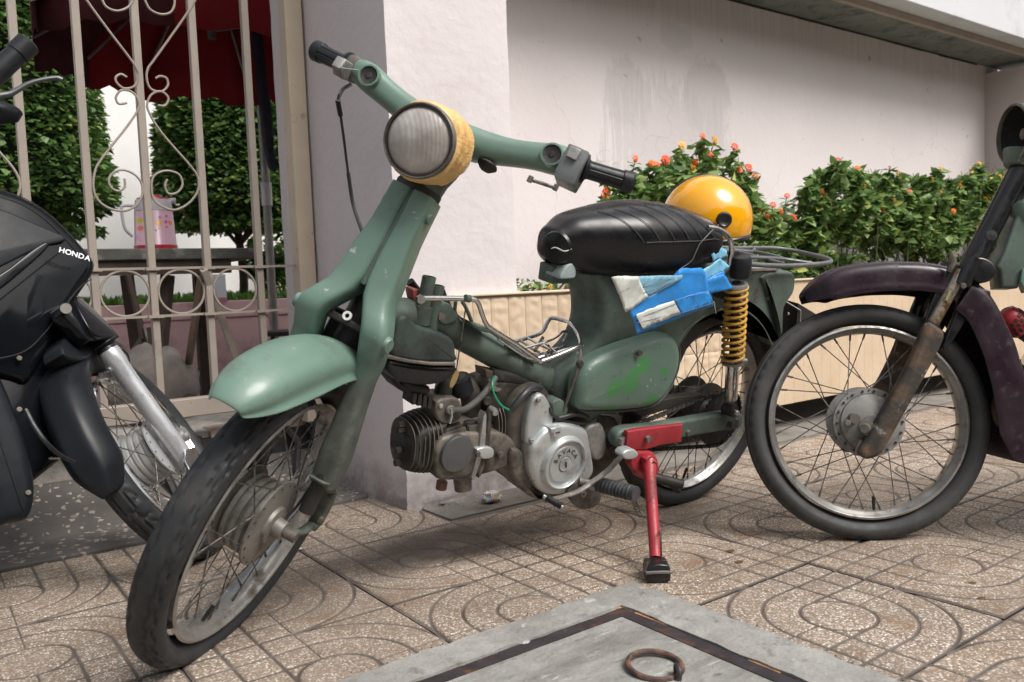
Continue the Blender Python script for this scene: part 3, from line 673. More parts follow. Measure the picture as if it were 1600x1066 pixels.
# grey sleeping-dog shaped heap of sacking
def heap():
    V,F=sphere((0,0,0),1,seg=26,ring=16); c=WD.P(235,575,3.0,1); out=[]
    for v in V:
        q=mn.noise(Vector(v*2.2))*.22+mn.noise(Vector(v*6))*.08; w=v*(1+q); out.append((c[0]+w[0]*.15,3.0+w[1]*.12,max(.2,.33+w[2]*.13)))
    return np.array(out),F
hp=put('cloth_heap',heap(),M('grey cloth',(.15,.13,.12),.95,var=.25,vs=18,bump=.5,bs=60,bd=.004),sharp=180); tag(hp,'crumpled heap of grey sacking on the courtyard floor behind the fence','sacking')
ch=thing('folding_stand','folded dark iron stand leaning behind the fence','stand',(.5,3.1,.2))
for (u0,v0,u1,v1) in ((200,430,218,500),(218,500,222,530),(222,530,205,555),(222,530,240,555)):
    put('strut',tube([WD.P(u0,v0,3.06,1),WD.P(u1,v1,3.06,1)],.011,6),m_leg,ch)
put('strut',tube([WD.P(232,512,3.05,1),WD.P(236,560,3.05,1)],.018,8),m_leg,ch); put('chrome_tube',tube([WD.P(226,510,3.04,1),WD.P(240,570,3.04,1)],.005,6),m_steel,ch)

# ================================================================ LANTANA
m_stem=M('green stem',(.07,.09,.03),.8)
m_fl=[M('lantana orange',(.90,.17,.02),.6,var=.3,vs=90),M('lantana yellow',(.90,.42,.03),.6,var=.2,vs=90),M('lantana red',(.80,.09,.02),.6,var=.3,vs=90)]
FLM=[]
for k,fm in enumerate(m_fl):
    parts=[]
    for q in range(22):
        a=q*2.4; th_=1.75*math.sqrt(q/22); r=.0125*math.sin(th_); c=(r*math.cos(a),r*math.sin(a),.0125*math.cos(th_)-.004)
        parts.append((np.array([(c[0]+.0045*math.cos(b),c[1]+.0045*math.sin(b),c[2]+.0008*(j%2)) for j,b in enumerate(np.linspace(0,2*math.pi,6,endpoint=False))]+[(c[0],c[1],c[2]-.003)]),[(0,1,2,3,4,5),(0,6,1),(1,6,2),(2,6,3),(3,6,4),(4,6,5),(5,6,0)]))
    FLM.append(mesh_of('flower',join(*parts),fm,25))
def bush(label,profile,y0,y1,n,nst,flowers,size=.046,seed=0):
    """profile: (x, top z) list of the outline of the bush"""
    t=thing('lantana_bush',label,'bush',(np.mean([p[0] for p in profile]),(y0+y1)/2,.55),'lantana bushes in the planter')
    xs=[p[0] for p in profile]; zs=[p[1] for p in profile]
    # shoots: leaves in opposite pairs along arching shoots give a plant-like texture
    sh=[]
    for k in range(nst):
        x=rng.uniform(xs[0],xs[-1]); top=np.interp(x,xs,zs)*1.0; y=rng.uniform(y0,y1); x=x*(y/2.3); top=CAMH+(top-CAMH)*(y/2.3); z1=.57+(top-.57)*(rng.random()**.38)
        b=np.array([x+rng.normal(0,.06),rng.uniform(max(y0,2.2),y1),.56]); e=np.array([x,y,z1]); m=(b+e)/2+np.array([rng.normal(0,.03),rng.normal(0,.03),.04])
        sh.append(catm([b,m,e],6))
    fpts=[WD.P(u,v,y0+.09,1) for u,v,k in flowers]
    def samp(i):
        if fpts and rng.random()<.11:
            f=fpts[rng.integers(0,len(fpts))]; q=rng.random(); a=rng.random()*2*math.pi; return f+np.array([rng.normal(0,.012)+.0*q,.03*q,-.012-.10*q]),(math.cos(a),math.sin(a),.2)
        s=sh[rng.integers(0,len(sh))]; q=1-rng.random()**1.6*.55; j=min(len(s)-1,int(q*(len(s)-1)))
        a=rng.random()*2*math.pi; return s[j]+rng.normal(0,.008,3),(math.cos(a),math.sin(a),.35)
    put('foliage',leafcloud(n,samp,size,ar=.36),lm_lan,t,kind='stuff',sharp=180)
    put('stems',join(*[tube(s,[.004,.0015],4,caps=False) for s in sh[::2]]),m_stem,t,kind='stuff')
    for (u,v,k) in flowers:
        y=y0+.09; p=WD.P(u,v,y,1); put('flower_stalk',tube(catm([p+np.array([0,.0,-.002]),p+np.array([rng.normal(0,.006),.02,-.06]),p+np.array([rng.normal(0,.02),.06,-.13])],4),.0016,5),m_stem,t); mw=Matrix.Translation(tuple(p))@Matrix.Rotation(rng.uniform(-.3,.5)+.9,4,'X')@Matrix.Rotation(rng.uniform(-.5,.5),4,'Y')@Matrix.Scale(rng.uniform(.85,1.25)*(1 if seed==1 else .8),4)
        put_m('flower',FLM[k],mw,t)
    return t
def X(u,y,v=330): return WD.P(u,v,y,1)[0]
def Zp(u,v,y): return WD.P(u,v,y,1)[2]
yb_=2.30
bush('bushy lantana with many orange flowers directly behind the yellow helmet',[(X(u,yb_,v),Zp(u,v,yb_)) for u,v in ((900,330),(955,290),(985,262),(1040,250),(1065,235),(1095,215),(1130,222),(1150,235),(1168,262),(1195,325),(1225,365),(1250,420))],2.16,2.55,7500,120,
 [(993,248,0),(1018,255,0),(1027,257,0),(955,272,0),(978,275,0),(945,305,0),(948,300,2),(1098,213,0),(1117,219,1),(1086,254,0),(1083,262,1),(1066,227,1),(1110,243,2),(1155,265,0),(1180,275,0),(1148,229,2),(1170,262,2),(1187,328,0),(1198,338,0),(1205,346,1),(1208,320,2),(1230,306,2),(1240,340,2),(1140,300,0),(1110,300,2),(1040,250,2),(1220,330,0)],seed=1)
bush('wide green lantana bush with few flowers between the helmet and the black fork',[(X(u,yb_,v),Zp(u,v,yb_)) for u,v in ((1262,320),(1270,262),(1300,248),(1320,245),(1345,258),(1400,268),(1450,255),(1480,262),(1510,300))],2.16,2.70,13000,170,
 [(1310,250,2),(1285,300,0),(1350,290,1),(1440,330,0),(1330,350,0),(1470,300,1),(1395,310,0),(1340,262,0),(1405,270,1),(1422,300,2),(1390,262,0),(1457,280,1),(1470,262,1),(1380,330,2),(1490,330,0)],seed=3)
bush('yellow flowered lantana at the far right end of the planter',[(X(u,yb_,v),Zp(u,v,yb_)) for u,v in ((1470,300),(1490,262),(1530,252),(1560,255),(1585,300),(1700,300))],2.16,2.70,6500,100,
 [(1530,255,1),(1550,280,1),(1563,275,1),(1520,270,1),(1540,310,1),(1500,290,1),(1525,350,0)],seed=4)
bush('low creeping sprigs at the left end of the planter beside the pillar',[(1.62,.61),(1.70,.65),(1.8,.615),(1.95,.62),(2.2,.66),(2.5,.7),(2.9,.7)],2.12,2.5,700,36,[(886,452,0),(858,448,1)],size=.024,seed=5)
# ================================================================ MATERIALS FOR THE MOTORBIKES
GR=(.125,.205,.165); 
m_green=M('worn green paint',GR,.42,var=.10,vs=6,bump=.10,bs=26,coat=.15,dirts=[((.17,.255,.215),.5,.75,3.5,.55),((.085,.10,.075),.60,.76,9,.75),((.36,.40,.36),.655,.668,30,.6),((.10,.06,.035),.67,.68,17,.8),((.09,.10,.08),.52,.72,2.6,.7)])
m_greend=M('grimy green paint',(.095,.135,.112),.5,var=.18,vs=7,bump=.15,bs=40,dirts=[((.035,.037,.03),.42,.72,8,.8),((.13,.08,.05),.64,.70,16,.9),((.30,.33,.30),.655,.67,32,.5)])
m_forklow=M('dusty fork paint',(.085,.115,.092),.7,var=.2,vs=14,bump=.3,bs=110,dirts=[((.15,.155,.13),.45,.75,16,.95),((.035,.033,.028),.55,.75,8,.8)])
def m_sc():
    m,t,b=newmat('side cover paint')
    c=ramp(t,noise_(t,6),[(.3,(.085,.140,.112)),(.7,(.115,.18,.145))])
    n=noise_(t,38,6,.72)
    for (u,v,s_,r) in ((980,596,.11,.075),(1002,570,.11,.055),(1036,580,.11,.035),(958,608,.11,.05),(1012,632,.10,.07),(948,640,.10,.05)):
        q=BK.P(u,v,s_); mp=nn(t,'ShaderNodeMapping'); mp.inputs['Location'].default_value=tuple(-q/r); mp.inputs['Scale'].default_value=(1/r,)*3; t.links.new(pos(t),mp.inputs[0])
        g=nn(t,'ShaderNodeTexGradient',gradient_type='SPHERICAL'); t.links.new(mp.outputs[0],g.inputs[0]); mu=nn(t,'ShaderNodeMath',operation='MULTIPLY'); t.links.new(g.outputs[0],mu.inputs[0]); t.links.new(n,mu.inputs[1])
        c=mix(t,ramp(t,mu.outputs[0],[(.27,0.),(.30,.8)]),c,(.045,.20,.055))
    f=ramp(t,noise_(t,30,6,.7),[(.62,0.),(.68,.8)]); c=mix(t,f,c,(.06,.07,.052))
    f=ramp(t,noise_(t,70,3,.6),[(.68,0.),(.70,.7)]); c=mix(t,f,c,(.32,.36,.32))
    t.links.new(c,b.inputs['Base Color']); b.inputs['Roughness'].default_value=.42; b.inputs['Coat Weight'].default_value=.1; bump_(t,b,noise_(t,30),.12,.001); return m
m_chrome=M('pitted chrome',(.62,.62,.61),.2,metal=1.,var=.1,vs=30,rvar=.1,dirts=[((.16,.10,.07),.62,.74,60,.85),((.30,.29,.27),.5,.8,15,.6)])
m_rim=M('dull rim chrome',(.46,.455,.44),.34,metal=.85,var=.15,vs=14,dirts=[((.13,.095,.07),.52,.72,26,.9),((.22,.20,.18),.45,.8,9,.8)])
m_rimb=M('bright rim chrome',(.68,.68,.68),.18,metal=1.,var=.08,vs=14,dirts=[((.2,.17,.14),.6,.76,26,.8)])
m_alu=M('cast aluminium',(.40,.40,.39),.42,metal=.65,var=.12,vs=10,bump=.15,bs=150,dirts=[((.09,.07,.055),.48,.68,9,.9),((.24,.21,.18),.5,.75,24,.9)])
m_alub=M('clean cast aluminium',(.50,.525,.53),.36,metal=.55,var=.10,vs=10,bump=.14,bs=150,dirts=[((.14,.11,.09),.58,.76,7,.9),((.26,.24,.22),.62,.70,34,.8)])
m_oily=M('oily engine metal',(.115,.10,.085),.62,metal=.35,var=.3,vs=16,bump=.4,bs=90,bd=.002,dirts=[((.025,.02,.017),.42,.66,12,.9),((.26,.23,.20),.62,.78,22,.8)])
m_oily2=M('grey brown engine metal',(.19,.17,.145),.5,metal=.4,var=.25,vs=12,bump=.3,bs=90,dirts=[((.045,.035,.028),.44,.66,11,.9),((.32,.30,.27),.66,.74,38,.6)])
m_disc=M('cam cover metal',(.13,.135,.14),.4,metal=.6,var=.12,vs=14,dirts=[((.33,.33,.33),.66,.72,30,.6)])
m_blackoil=M('black oily grime',(.020,.018,.016),.6,var=.4,vs=20,bump=.5,bs=70,bd=.003,dirts=[((.09,.075,.06),.6,.8,18,.9)])
m_hub=M('dirty hub alloy',(.24,.23,.21),.55,metal=.5,var=.15,vs=12,bump=.25,bs=120,dirts=[((.09,.075,.06),.46,.72,14,.9)])
m_rubber=M('tyre rubber',(.022,.024,.027),.55,var=.25,vs=9,bump=.25,bs=130,spec=.4,dirts=[((.055,.053,.05),.48,.8,7,.85),((.13,.125,.12),.68,.82,30,.9)])
m_dust=M('groove dust',(.042,.041,.040),.9,var=.5,vs=30)
m_blkrub=M('black grip rubber',(.014,.016,.019),.42,var=.2,vs=20,bump=.1,spec=.35,dirts=[((.05,.05,.05),.64,.85,20,.7)])
m_vinyl=M('black seat vinyl',(.009,.009,.010),.30,var=.2,vs=8,bump=.2,bs=420,bd=.0005,spec=.4,dirts=[((.035,.034,.033),.64,.85,10,.6)])
m_seam=M('seat stitching',(.07,.07,.072),.5)
m_red=M('chipped red paint',(.31,.026,.036),.45,var=.2,vs=14,bump=.25,dirts=[((.07,.02,.02),.56,.70,22,.7),((.45,.25,.25),.66,.8,12,.7)])
m_yel=M('yellow spring paint',(.46,.25,.035),.5,var=.15,vs=18,dirts=[((.12,.08,.05),.55,.7,24,.8)])
m_black=M('black paint',(.010,.010,.011),.32,var=.2,vs=14,spec=.5,dirts=[((.05,.045,.042),.66,.84,22,.8),((.14,.09,.07),.74,.78,60,.9)])
m_spoke=M('spoke steel',(.20,.19,.18),.42,metal=.7,var=.2,vs=40,dirts=[((.05,.035,.028),.45,.65,50,.9)])
m_tape=None
def m_tapef():
    m,t,b=newmat('masking tape')
    c=ramp(t,noise_(t,14,5),[(.3,(.50,.29,.09)),(.5,(.66,.42,.16)),(.75,(.76,.56,.29))])
    t.links.new(c,b.inputs['Base Color']); b.inputs['Roughness'].default_value=.5
    nb_=bump_(t,b,noise_(t,30,3,.5),.6,.006); bump_(t,b,noise_(t,60,4,.6,stretch=(1,1,4)),.6,.004,nb_); return m
m_tape=m_tapef()
m_cable=M('cable sheath',(.03,.03,.032),.45,var=.2)

def dusty(name,base,dust,z0,z1,ax=2):
    m=M(name,base,.45,var=.10,vs=6,bump=.12,bs=40,coat=.1,dirts=[((.17,.255,.215),.5,.75,3.5,.5),((.34,.38,.34),.655,.67,34,.6),((.09,.055,.035),.66,.675,18,.8)])
    t=m.node_tree; b=t.nodes['Principled BSDF']; src=b.inputs['Base Color'].links[0].from_socket; rs=b.inputs['Roughness'].links[0].from_socket
    sp=nn(t,'ShaderNodeSeparateXYZ'); t.links.new(pos(t),sp.inputs[0]); mr=nn(t,'ShaderNodeMapRange'); mr.inputs['From Min'].default_value=z1; mr.inputs['From Max'].default_value=z0; t.links.new(sp.outputs[ax],mr.inputs[0])
    mu=nn(t,'ShaderNodeMath',operation='ADD'); t.links.new(mr.outputs[0],mu.inputs[0]); nz=noise_(t,13,8,.7); sc=nn(t,'ShaderNodeMath',operation='MULTIPLY_ADD'); t.links.new(nz,sc.inputs[0]); sc.inputs[1].default_value=1.5; sc.inputs[2].default_value=-.75; t.links.new(sc.outputs[0],mu.inputs[1])
    f=ramp(t,mu.outputs[0],[(.25,0.),(.75,.92)]); dc=ramp(t,noise_(t,26,6,.7),[(.3,tuple(x*.45 for x in dust)),(.55,dust),(.75,tuple(x*1.7 for x in dust))])
    c=mix(t,f,src,dc); t.links.new(c,b.inputs['Base Color']); r=mix(t,f,rs,(.8,.8,.8)); t.links.new(r,b.inputs['Roughness']); return m
m_forkp=dusty('fork paint',GR,(.085,.09,.078),.40,.58)
# ================================================================ WHEEL
SP=None
def spoke_mesh(mat):
    a=tube([(0,0,0),(1,0,0)],[.0013,.0013],6); b=tube([(.90,0,0),(1.0,0,0)],[.0024,.0024],6); c=tube([(-.03,0,0),(.02,0,0)],.0021,6)
    return mesh_of('spoke',join(a,b,c),mat)
def wheel(root,fr,name,rr=.228,w=.031,th=.05,tread='rib',mrim=None,drum='plain',near=1,mh_=None,rot=0.,tyre_mat=None,hubr=.08,hw=.030):
    mrim=mrim or m_rim; mh_=mh_ or m_hub; o=fr.o; ax=fr.B[:,1]; up=fr.B[:,2]
    R=rr+th; rc=rr+th/2+.001; hr=th/2+.003
    # tyre body: profile rotated, tread relief by angle
    NP=40; NT=240; V=[];F=[];DD=[]
    for i in range(NT):
        T=2*math.pi*i/NT
        for k in range(NP):
            ph=-math.pi*.93/1+ (2*math.pi*.93)*k/(NP-1)    # 0 = outermost
            cx=math.sin(ph); cr=math.cos(ph)
            y=w*np.sign(cx)*abs(cx)**.9; r=rc+hr*(cr if cr<0 else cr**.85)
            if cr<0: y*= (1+.25*cr); r=rc+hr*cr*.85
            s=abs(ph); d=0
            if s<1.05:
                if tread=='rib':
                    zig=.05*(1 if (i//3)%2 else -1)
                    for q in (0,.42,.80):
                        if abs(s-q-(zig if q else 0))<.055: d=.0032
                    if s>.86 and (i%6)<2: d=.0038
                elif tread=='block':
                    lat=(i+int(s*9))%12
                    if lat in (0,1) or abs(s-.32-.1*math.sin(i*.26))<.07: d=.004
                    if s>.62 and (i%6)==3: d=.004
                else:
                    if abs(s-.3)<.05 or abs(s-.7)<.05: d=.0030
                    if s>.75 and i%4==0: d=.0028
            if 1.30<s<1.38: d=-.0008
            n=np.array([math.cos(ph)*1.,math.sin(ph)]); r-=d*n[0]; y-=d*n[1]
            V.append(fr.w((r*math.sin(T),y,r*math.cos(T)))); DD.append(d)
        for k in range(NP-1):
            a=i*NP+k;b=((i+1)%NT)*NP+k; F.append((a,b,b+1,a+1))
    wh=put(name,join(*[fixw(V,F)]) if False else (np.array(V),F),tyre_mat or m_rubber,root,sharp=38) if False else None
    hubc=cyl(fr.w((0,-hw-.012,0)),fr.w((0,hw+.012,0)),.012,14)
    wh=put(name,hubc,m_spoke,root)
    ty=put('tyre',(np.array(V),F),[tyre_mat or m_rubber,m_dust],wh,sharp=38)
    for pp in ty.data.polygons:
        if sum(DD[q]>.0008 for q in pp.vertices)>=3: pp.material_index=1
    e=.024
    prof=[(rr+.001,-e),(rr-.004,-e-.0025),(rr-.0075,-e+.001),(rr-.0085,-e+.005),(rr-.0145,-e+.008),(rr-.0165,-.008),(rr-.018,0),(rr-.0165,.008),(rr-.0145,e-.008),(rr-.0085,e-.005),(rr-.0075,e-.001),(rr-.004,e+.0025),(rr+.001,e)]
    put('rim',lathe(prof,o,ax,96,ref=up),mrim,wh,sharp=50)
    # hub
    def L(prof,m,nm,seg=48): return put(nm,lathe([(r,y) for r,y in prof],o,ax,seg,ref=up),m,wh,sharp=35)
    n=near
    if drum=='ribbed':
        pr=[(.0,-hw-.006),(hubr-.012,-hw-.006),(hubr-.006,-hw-.004),(hubr,-hw),(hubr,-hw+.004),(hubr-.018,-hw+.006)]
        q=-hw+.010
        while q<hw-.018: pr+=[(hubr-.016,q),(hubr-.011,q+.002),(hubr-.011,q+.010),(hubr-.016,q+.012)]; q+=.016
        pr+=[(hubr-.020,hw-.006),(hubr,hw-.004),(hubr,hw),(hubr-.008,hw+.002),(.035,hw+.004),(.033,hw+.010),(.018,hw+.012),(.0165,hw+.030),(0,hw+.030)]
        L([(r,y*n) for r,y in pr],mh_,'hub')
    elif drum=='panel':
        pr=[(0,-(hw)),(hubr,-(hw)),(hubr,-(hw-.005)),(hubr-.014,-(hw-.008)),(hubr-.014,hw-.010),(hubr,hw-.008),(hubr,hw-.002),(hubr-.013,hw)]
        L([(r,y*n) for r,y in pr],mh_,'hub')
        L([(r,y*n) for r,y in [(hubr-.0135,hw-.002),(hubr-.015,hw+.005),(hubr-.03,hw+.010),(.02,hw+.016),(.018,hw+.022),(0,hw+.022)]],mh_,'brake_panel')
    else:
        pr=[(0,-hw-.004),(hubr,-hw-.002),(hubr,-hw+.003),(.045,-hw+.010),(.035,0),(.045,hw-.010),(hubr,hw-.003),(hubr,hw+.002),(.045,hw+.006),(.03,hw+.009),(0,hw+.010)]
        L([(r,y*n) for r,y in pr],mh_,'hub')
    # lace holes/rivets round the flange
    sm=spoke_mesh(m_spoke)
    N=36; fr_r=hubr-.006
    for k in range(N):
        side=1 if k%2 else -1; pair=(k//2)%2
        T=2*math.pi*k/N+rot; off=(.62 if pair else -.62)
        Th=2*math.pi*(k-(k%2))/N+rot+off+(.10 if side>0 else 0)
        a=fr.w((fr_r*math.sin(Th),side*hw*.92,fr_r*math.cos(Th))); b=fr.w(((rr-.0165)*math.sin(T),side*.004,(rr-.0165)*math.cos(T)))
        d=b-a; Ln=np.linalg.norm(d); x=d/Ln; z=nrm(np.cross(x,ax)); y=np.cross(z,x)
        mw=Matrix([[x[0]*Ln,y[0],z[0],a[0]],[x[1]*Ln,y[1],z[1],a[1]],[x[2]*Ln,y[2],z[2],a[2]],[0,0,0,1]])
        put_m('spoke',sm,mw,wh)
    Tv=2.9+rot; a=fr.w(((rr-.017)*math.sin(Tv),0,(rr-.017)*math.cos(Tv))); b=fr.w(((rr-.05)*math.sin(Tv),.006,(rr-.05)*math.cos(Tv)))
    put('valve',tube([a,a+(b-a)*.6,b],[.003,.0042,.0036],8),m_blackoil,wh)
    for k in range(18):
        if drum=='panel' or drum=='ribbed':
            T=2*math.pi*(k+.5)/18; c=fr.w((fr_r*.985*math.sin(T),n*(hw+.0008),fr_r*.985*math.cos(T)))
            put('lace_hole',cyl(c-ax*.001*n,c+ax*.0012*n,.0030,8),m_blackoil,wh)
    return wh
def superring(fr,c,ca,cb,a,b,ex=2.6,n=28,ph0=0):
    """ring of a superellipse about c (local) in the plane of local unit vectors ca, cb"""
    out=[]
    for k in range(n):
        t=2*math.pi*k/n+ph0; x=math.copysign(abs(math.cos(t))**(2/ex),math.cos(t))*a; y=math.copysign(abs(math.sin(t))**(2/ex),math.sin(t))*b
        out.append(fr.w(np.array(c)+np.array(ca)*x+np.array(cb)*y))
    return out
def bolt(fr,p,axis,r,h,mat,parent,name='bolt',hexa=False):
    a=fr.w(p); d=fr.d(axis); d=d/np.linalg.norm(d)
    if hexa: return put(name,tube([a,a+d*h],r,6,up0=(0,.3,1)),mat,parent,sharp=30)
    return put(name,lathe([(r,0),(r,h*.6),(r*.8,h),(0,h*1.02)],a,d,18),mat,parent)

# ================================================================ GREEN MOPED
h_,n_,u_=frame(181.4,14.57); BK=Fr([1.717,1.5108,.2721],h_,n_,u_)
h2,n2,u2=frame(220.8,27.4); axs=nrm(np.cross(n_,n2)); axs=axs if axs[2]>0 else -axs
FK=Fr([.4719,1.4304,.2408],np.cross(n2,axs),n2,axs); WF=Fr(FK.o,h2,n2,u2)
m_side=m_sc()
mp=thing('moped','old stripped green moped with taped round headlamp, leaning on its red side stand','moped',(1.1,1.5,0))
fwl=wheel(mp,WF,'front_wheel',tread='rib',drum='ribbed',rot=.1,hw=.034)
rwl=wheel(mp,BK,'rear_wheel',tread='block',drum='plain',w=.033,mh_=m_blackoil,rot=.25,th=.052)
# ---- front mudguard
RP=([33,37,43,50,60,70,82,100,115],[.372,.380,.381,.374,.360,.348,.340,.338,.336])
tht=np.radians([34,36,41,47,54,62,70,79,88,97,106,115]); 
Rr_=np.interp(np.degrees(tht),RP[0],RP[1])
Re_=np.interp(np.degrees(tht),[33,36,41.5,57,73,85,115],[.362,.350,.336,.302,.294,.296,.298])
hwid=np.interp(np.degrees(tht),[33,37,42,60,90,115],[.022,.040,.054,.060,.058,.054])
g=[]
for T,a,b,w in zip(tht,Rr_,Re_,hwid):
    row=[]
    for k in range(29):
        q=-1+2*k/28; 
        aq=abs(q)
        if aq<.72:
            z=aq/.72; sx=math.sin(z*math.pi/2*.97)*w*.93; rad=b+(a-b)*(.30+.70*math.cos(z*math.pi/2)**.75)
        else:
            z=(aq-.72)/.28; sx=w*(.93+.02*z+.17*z**2.2); rad=b+(a-b)*.30*(1-z)
        sx=math.copysign(sx,q)
        row.append(FK.w((rad*math.cos(T),sx,rad*math.sin(T))))
    g.append(row)
put('front_mudguard',sheet(g),m_green,mp,solid=.0022,sharp=50,sub=1)
# ---- fork legs: one section list, mirrored
LEG=[(.634,.036,.0012,.041,.074),(.60,.037,.0012,.042,.074),(.555,.039,.0012,.044,.073),(.505,.044,.0012,.051,.072),(.462,.044,.0025,.056,.070),(.432,.049,.0075,.062,.068),
 (.410,.056,.020,.074,.066),(.388,.064,.033,.086,.064),(.366,.060,.040,.090,.062),(.335,.036,.043,.087,.060),(.300,.024,.046,.084,.060),(.255,.021,.049,.089,.062),(.205,.013,.050,.095,.066),(.155,.006,.050,.101,.070),(.115,-.008,.052,.098,.062),(.095,-.016,.054,.097,.056)]
def leg(sg,n):
    rings=[]
    for a,rf,s0,s1,D in LEG:
        cs=sg*(s0+s1)/2; rings.append(superring(FK,(rf-D/2,cs,a),(1,0,0),(0,1,0),D/2,(s1-s0)/2,6.5 if a>.45 else 4.2,44))
    V,F=loft(rings); return put('fork_leg',(V,F),m_forkp,mp,sharp=55)
for sg in (1,-1):
    o=leg(sg,0); me=o.data; L0=np.array(o['_L'])
    for p_ in me.polygons:
        c=np.array(p_.center)+L0; a=(FK.B.T@(c-FK.o))[2]
        pass
    # lower drop-out plate
    rg=[]
    for (u,v,D,wd) in ((503,748,.056,.040),(511,766,.044,.036),(507,785,.034,.030),(499,803,.030,.026),(492,819,.022,.020),(488,828,.010,.012)):
        q=FK.un(u,v,.075); rg.append(superring(FK,(q[0],sg*.075,q[2]),(1,0,0),(0,1,0),D/2,wd/2,3.6,28))
    put('drop_out',loft(rg),m_forkp,mp,sharp=50)
    for (u,v) in ((516,772),(499,812)): 
        q=FK.un(u,v,.088); bolt(FK,(q[0],sg*.088,q[2]),(0,sg,0),.0075,.008,m_oily,mp,hexa=True)
    bolt(FK,(.040,sg*.082,.372),(.25,sg*1,0),.0145,.014,m_green,mp,'pivot_cap')
    bolt(FK,(.010,sg*.042,.600),(.3,sg*1,0),.010,.007,m_green,mp,'pivot_cap')
    # small shock body inside the leg and leading link to the axle
    put('fork_shock',tube([FK.w((-.02,sg*.074,.13)),FK.P(478,800,.074) if sg>0 else FK.w((-.06,-.074,-.0))],.014,12),m_blackoil,mp)
    q=FK.un(489,818,.07); q[1]=sg*.072
    put('axle_link',tube([FK.w(q),FK.w((q[0]*.5,sg*.074,q[2]*.5-.006)),FK.w((0,sg*.07,0))],[.014,.011,.013],10,flat=.6),m_forklow,mp)
put('axle_nut',cyl(FK.w((0,.05,0)),FK.w((0,.088,0)),.0105,14),m_oily2,mp)
put('axle_nut',cyl(FK.w((0,-.05,0)),FK.w((0,-.088,0)),.0105,14),m_oily2,mp)
put('brake_cable',tube(catm([FK.w((-.02,.04,-.01)),FK.w((-.05,.05,.05)),FK.w((-.06,.05,.15)),FK.w((-.055,.03,.3))],6),.003,6),m_cable,mp)
for (a0,r0_),(a1,r1_) in zip([(l[0],l[1]) for l in LEG[:5]],[(l[0],l[1]) for l in LEG[1:6]]):
    pass
put('seam_strip',loft([superring(FK,(rf-.014,0,a),(1,0,0),(0,1,0),.0085,.006 if a>.44 else .007,5,16) for a,rf in ((.633,.036),(.60,.037),(.555,.039),(.505,.044),(.462,.043),(.447,.043))]),m_greend,mp)
# fork core behind the shells, inner fender brackets
put('steering_stem',tube([FK.w((-.035,0,.62)),FK.w((-.035,0,.33))],[.034,.03],16),m_blackoil,mp)
put('fork_bridge',box((-.0,0,.375),(.028,.052,.006),FK),m_blackoil,mp,bevel=.003)
put('fork_bridge',box((-.035,0,.36),(.012,.05,.03),FK),m_blackoil,mp,bevel=.003)
ctr=FK.un(543,494,.0,1); put('washer',lathe([(.0042,0),(.0085,0),(.0085,.003),(.0042,.003),(.0042,0)],FK.w(ctr),FK.d((1,0,.2)),18),M('white washer',(.6,.6,.58),.5),mp)
# ---- head collar and neck
put('collar',lathe([(.036,-.006),(.0425,-.006),(.043,.004),(.040,.008),(.037,.008)],FK.w((0,0,.640)),axs,32),m_blackoil,mp)
bt=R_(14); ln=FK.d((math.cos(bt),0,-math.sin(bt))); lc=FK.un(655,220,0.0)
LC=FK.w((lc[0],0,lc[2])); lup=nrm(np.cross(ln,n2)); lup=lup if lup[2]>0 else -lup
LF=Fr(LC,ln,n2,lup)      # lamp frame: x forward, y left, z up
def nring(a,rx,ry,rr): return None
rings=[]
for a,cx,rx,ry in ((.646,-.001,.040,.040),(.668,-.002,.042,.042),(.69,-.006,.047,.047),(.72,-.015,.052,.050),(.75,-.03,.05,.045)):
    rings.append(superring(FK,(cx,0,a),(1,0,0),(0,1,0),rx,ry,2.4,28))
put('handlebar_neck',loft(rings),m_greend,mp)
# nacelle: from lamp back to the bar
rings=[]
for x,r,dz in ((-.012,.060,0),(-.03,.061,0),(-.055,.060,0),(-.085,.058,.004),(-.115,.050,.01),(-.14,.036,.014),(-.155,.015,.016)):
    rings.append(superring(LF,(x,0,dz),(0,1,0),(0,0,1),r,r,2.1,36))
put('headlamp_shell',loft(rings),m_green,mp)
hl=put('headlamp',lathe([(.060,-.012),(.0622,-.010),(.0632,-.002),(.0626,.003),(.0605,.0055),(.0578,.004),(.0573,-.003)],LC,ln,56,ref=lup),m_oily2,mp)
def m_lens():
    m,t,b=newmat('dusty lens'); 
    tc=nn(t,'ShaderNodeMapping'); tc.inputs['Rotation'].default_value=(0.2,.35,.6); tc.inputs['Scale'].default_value=(260,12,30); t.links.new(pos(t),tc.inputs[0])
    c=ramp(t,noise_(t,17,6,.65),[(.25,(.24,.215,.195)),(.55,(.40,.37,.345)),(.8,(.58,.56,.54))])
    t.links.new(c,b.inputs['Base Color']); b.inputs['Roughness'].default_value=.34; b.inputs['Coat Weight'].default_value=.6; b.inputs['Coat Roughness'].default_value=.12
    b.inputs['Metallic'].default_value=.05
    w=nn(t,'ShaderNodeTexWave'); w.inputs['Scale'].default_value=55; w.inputs['Distortion'].default_value=.4; t.links.new(pos(t),w.inputs['Vector'])
    bump_(t,b,w.outputs[1],.22,.0012); return m
put('lens',lathe([(.0570,-.001),(.050,.005),(.040,.0100),(.026,.0135),(.013,.0155),(0,.016)],LC,ln,56,ref=lup),m_lens(),hl)
put('gasket',lathe([(.0585,.004),(.0576,.0055),(.0562,.005),(.0560,.001)],LC,ln,56,ref=lup),m_blackoil,hl)
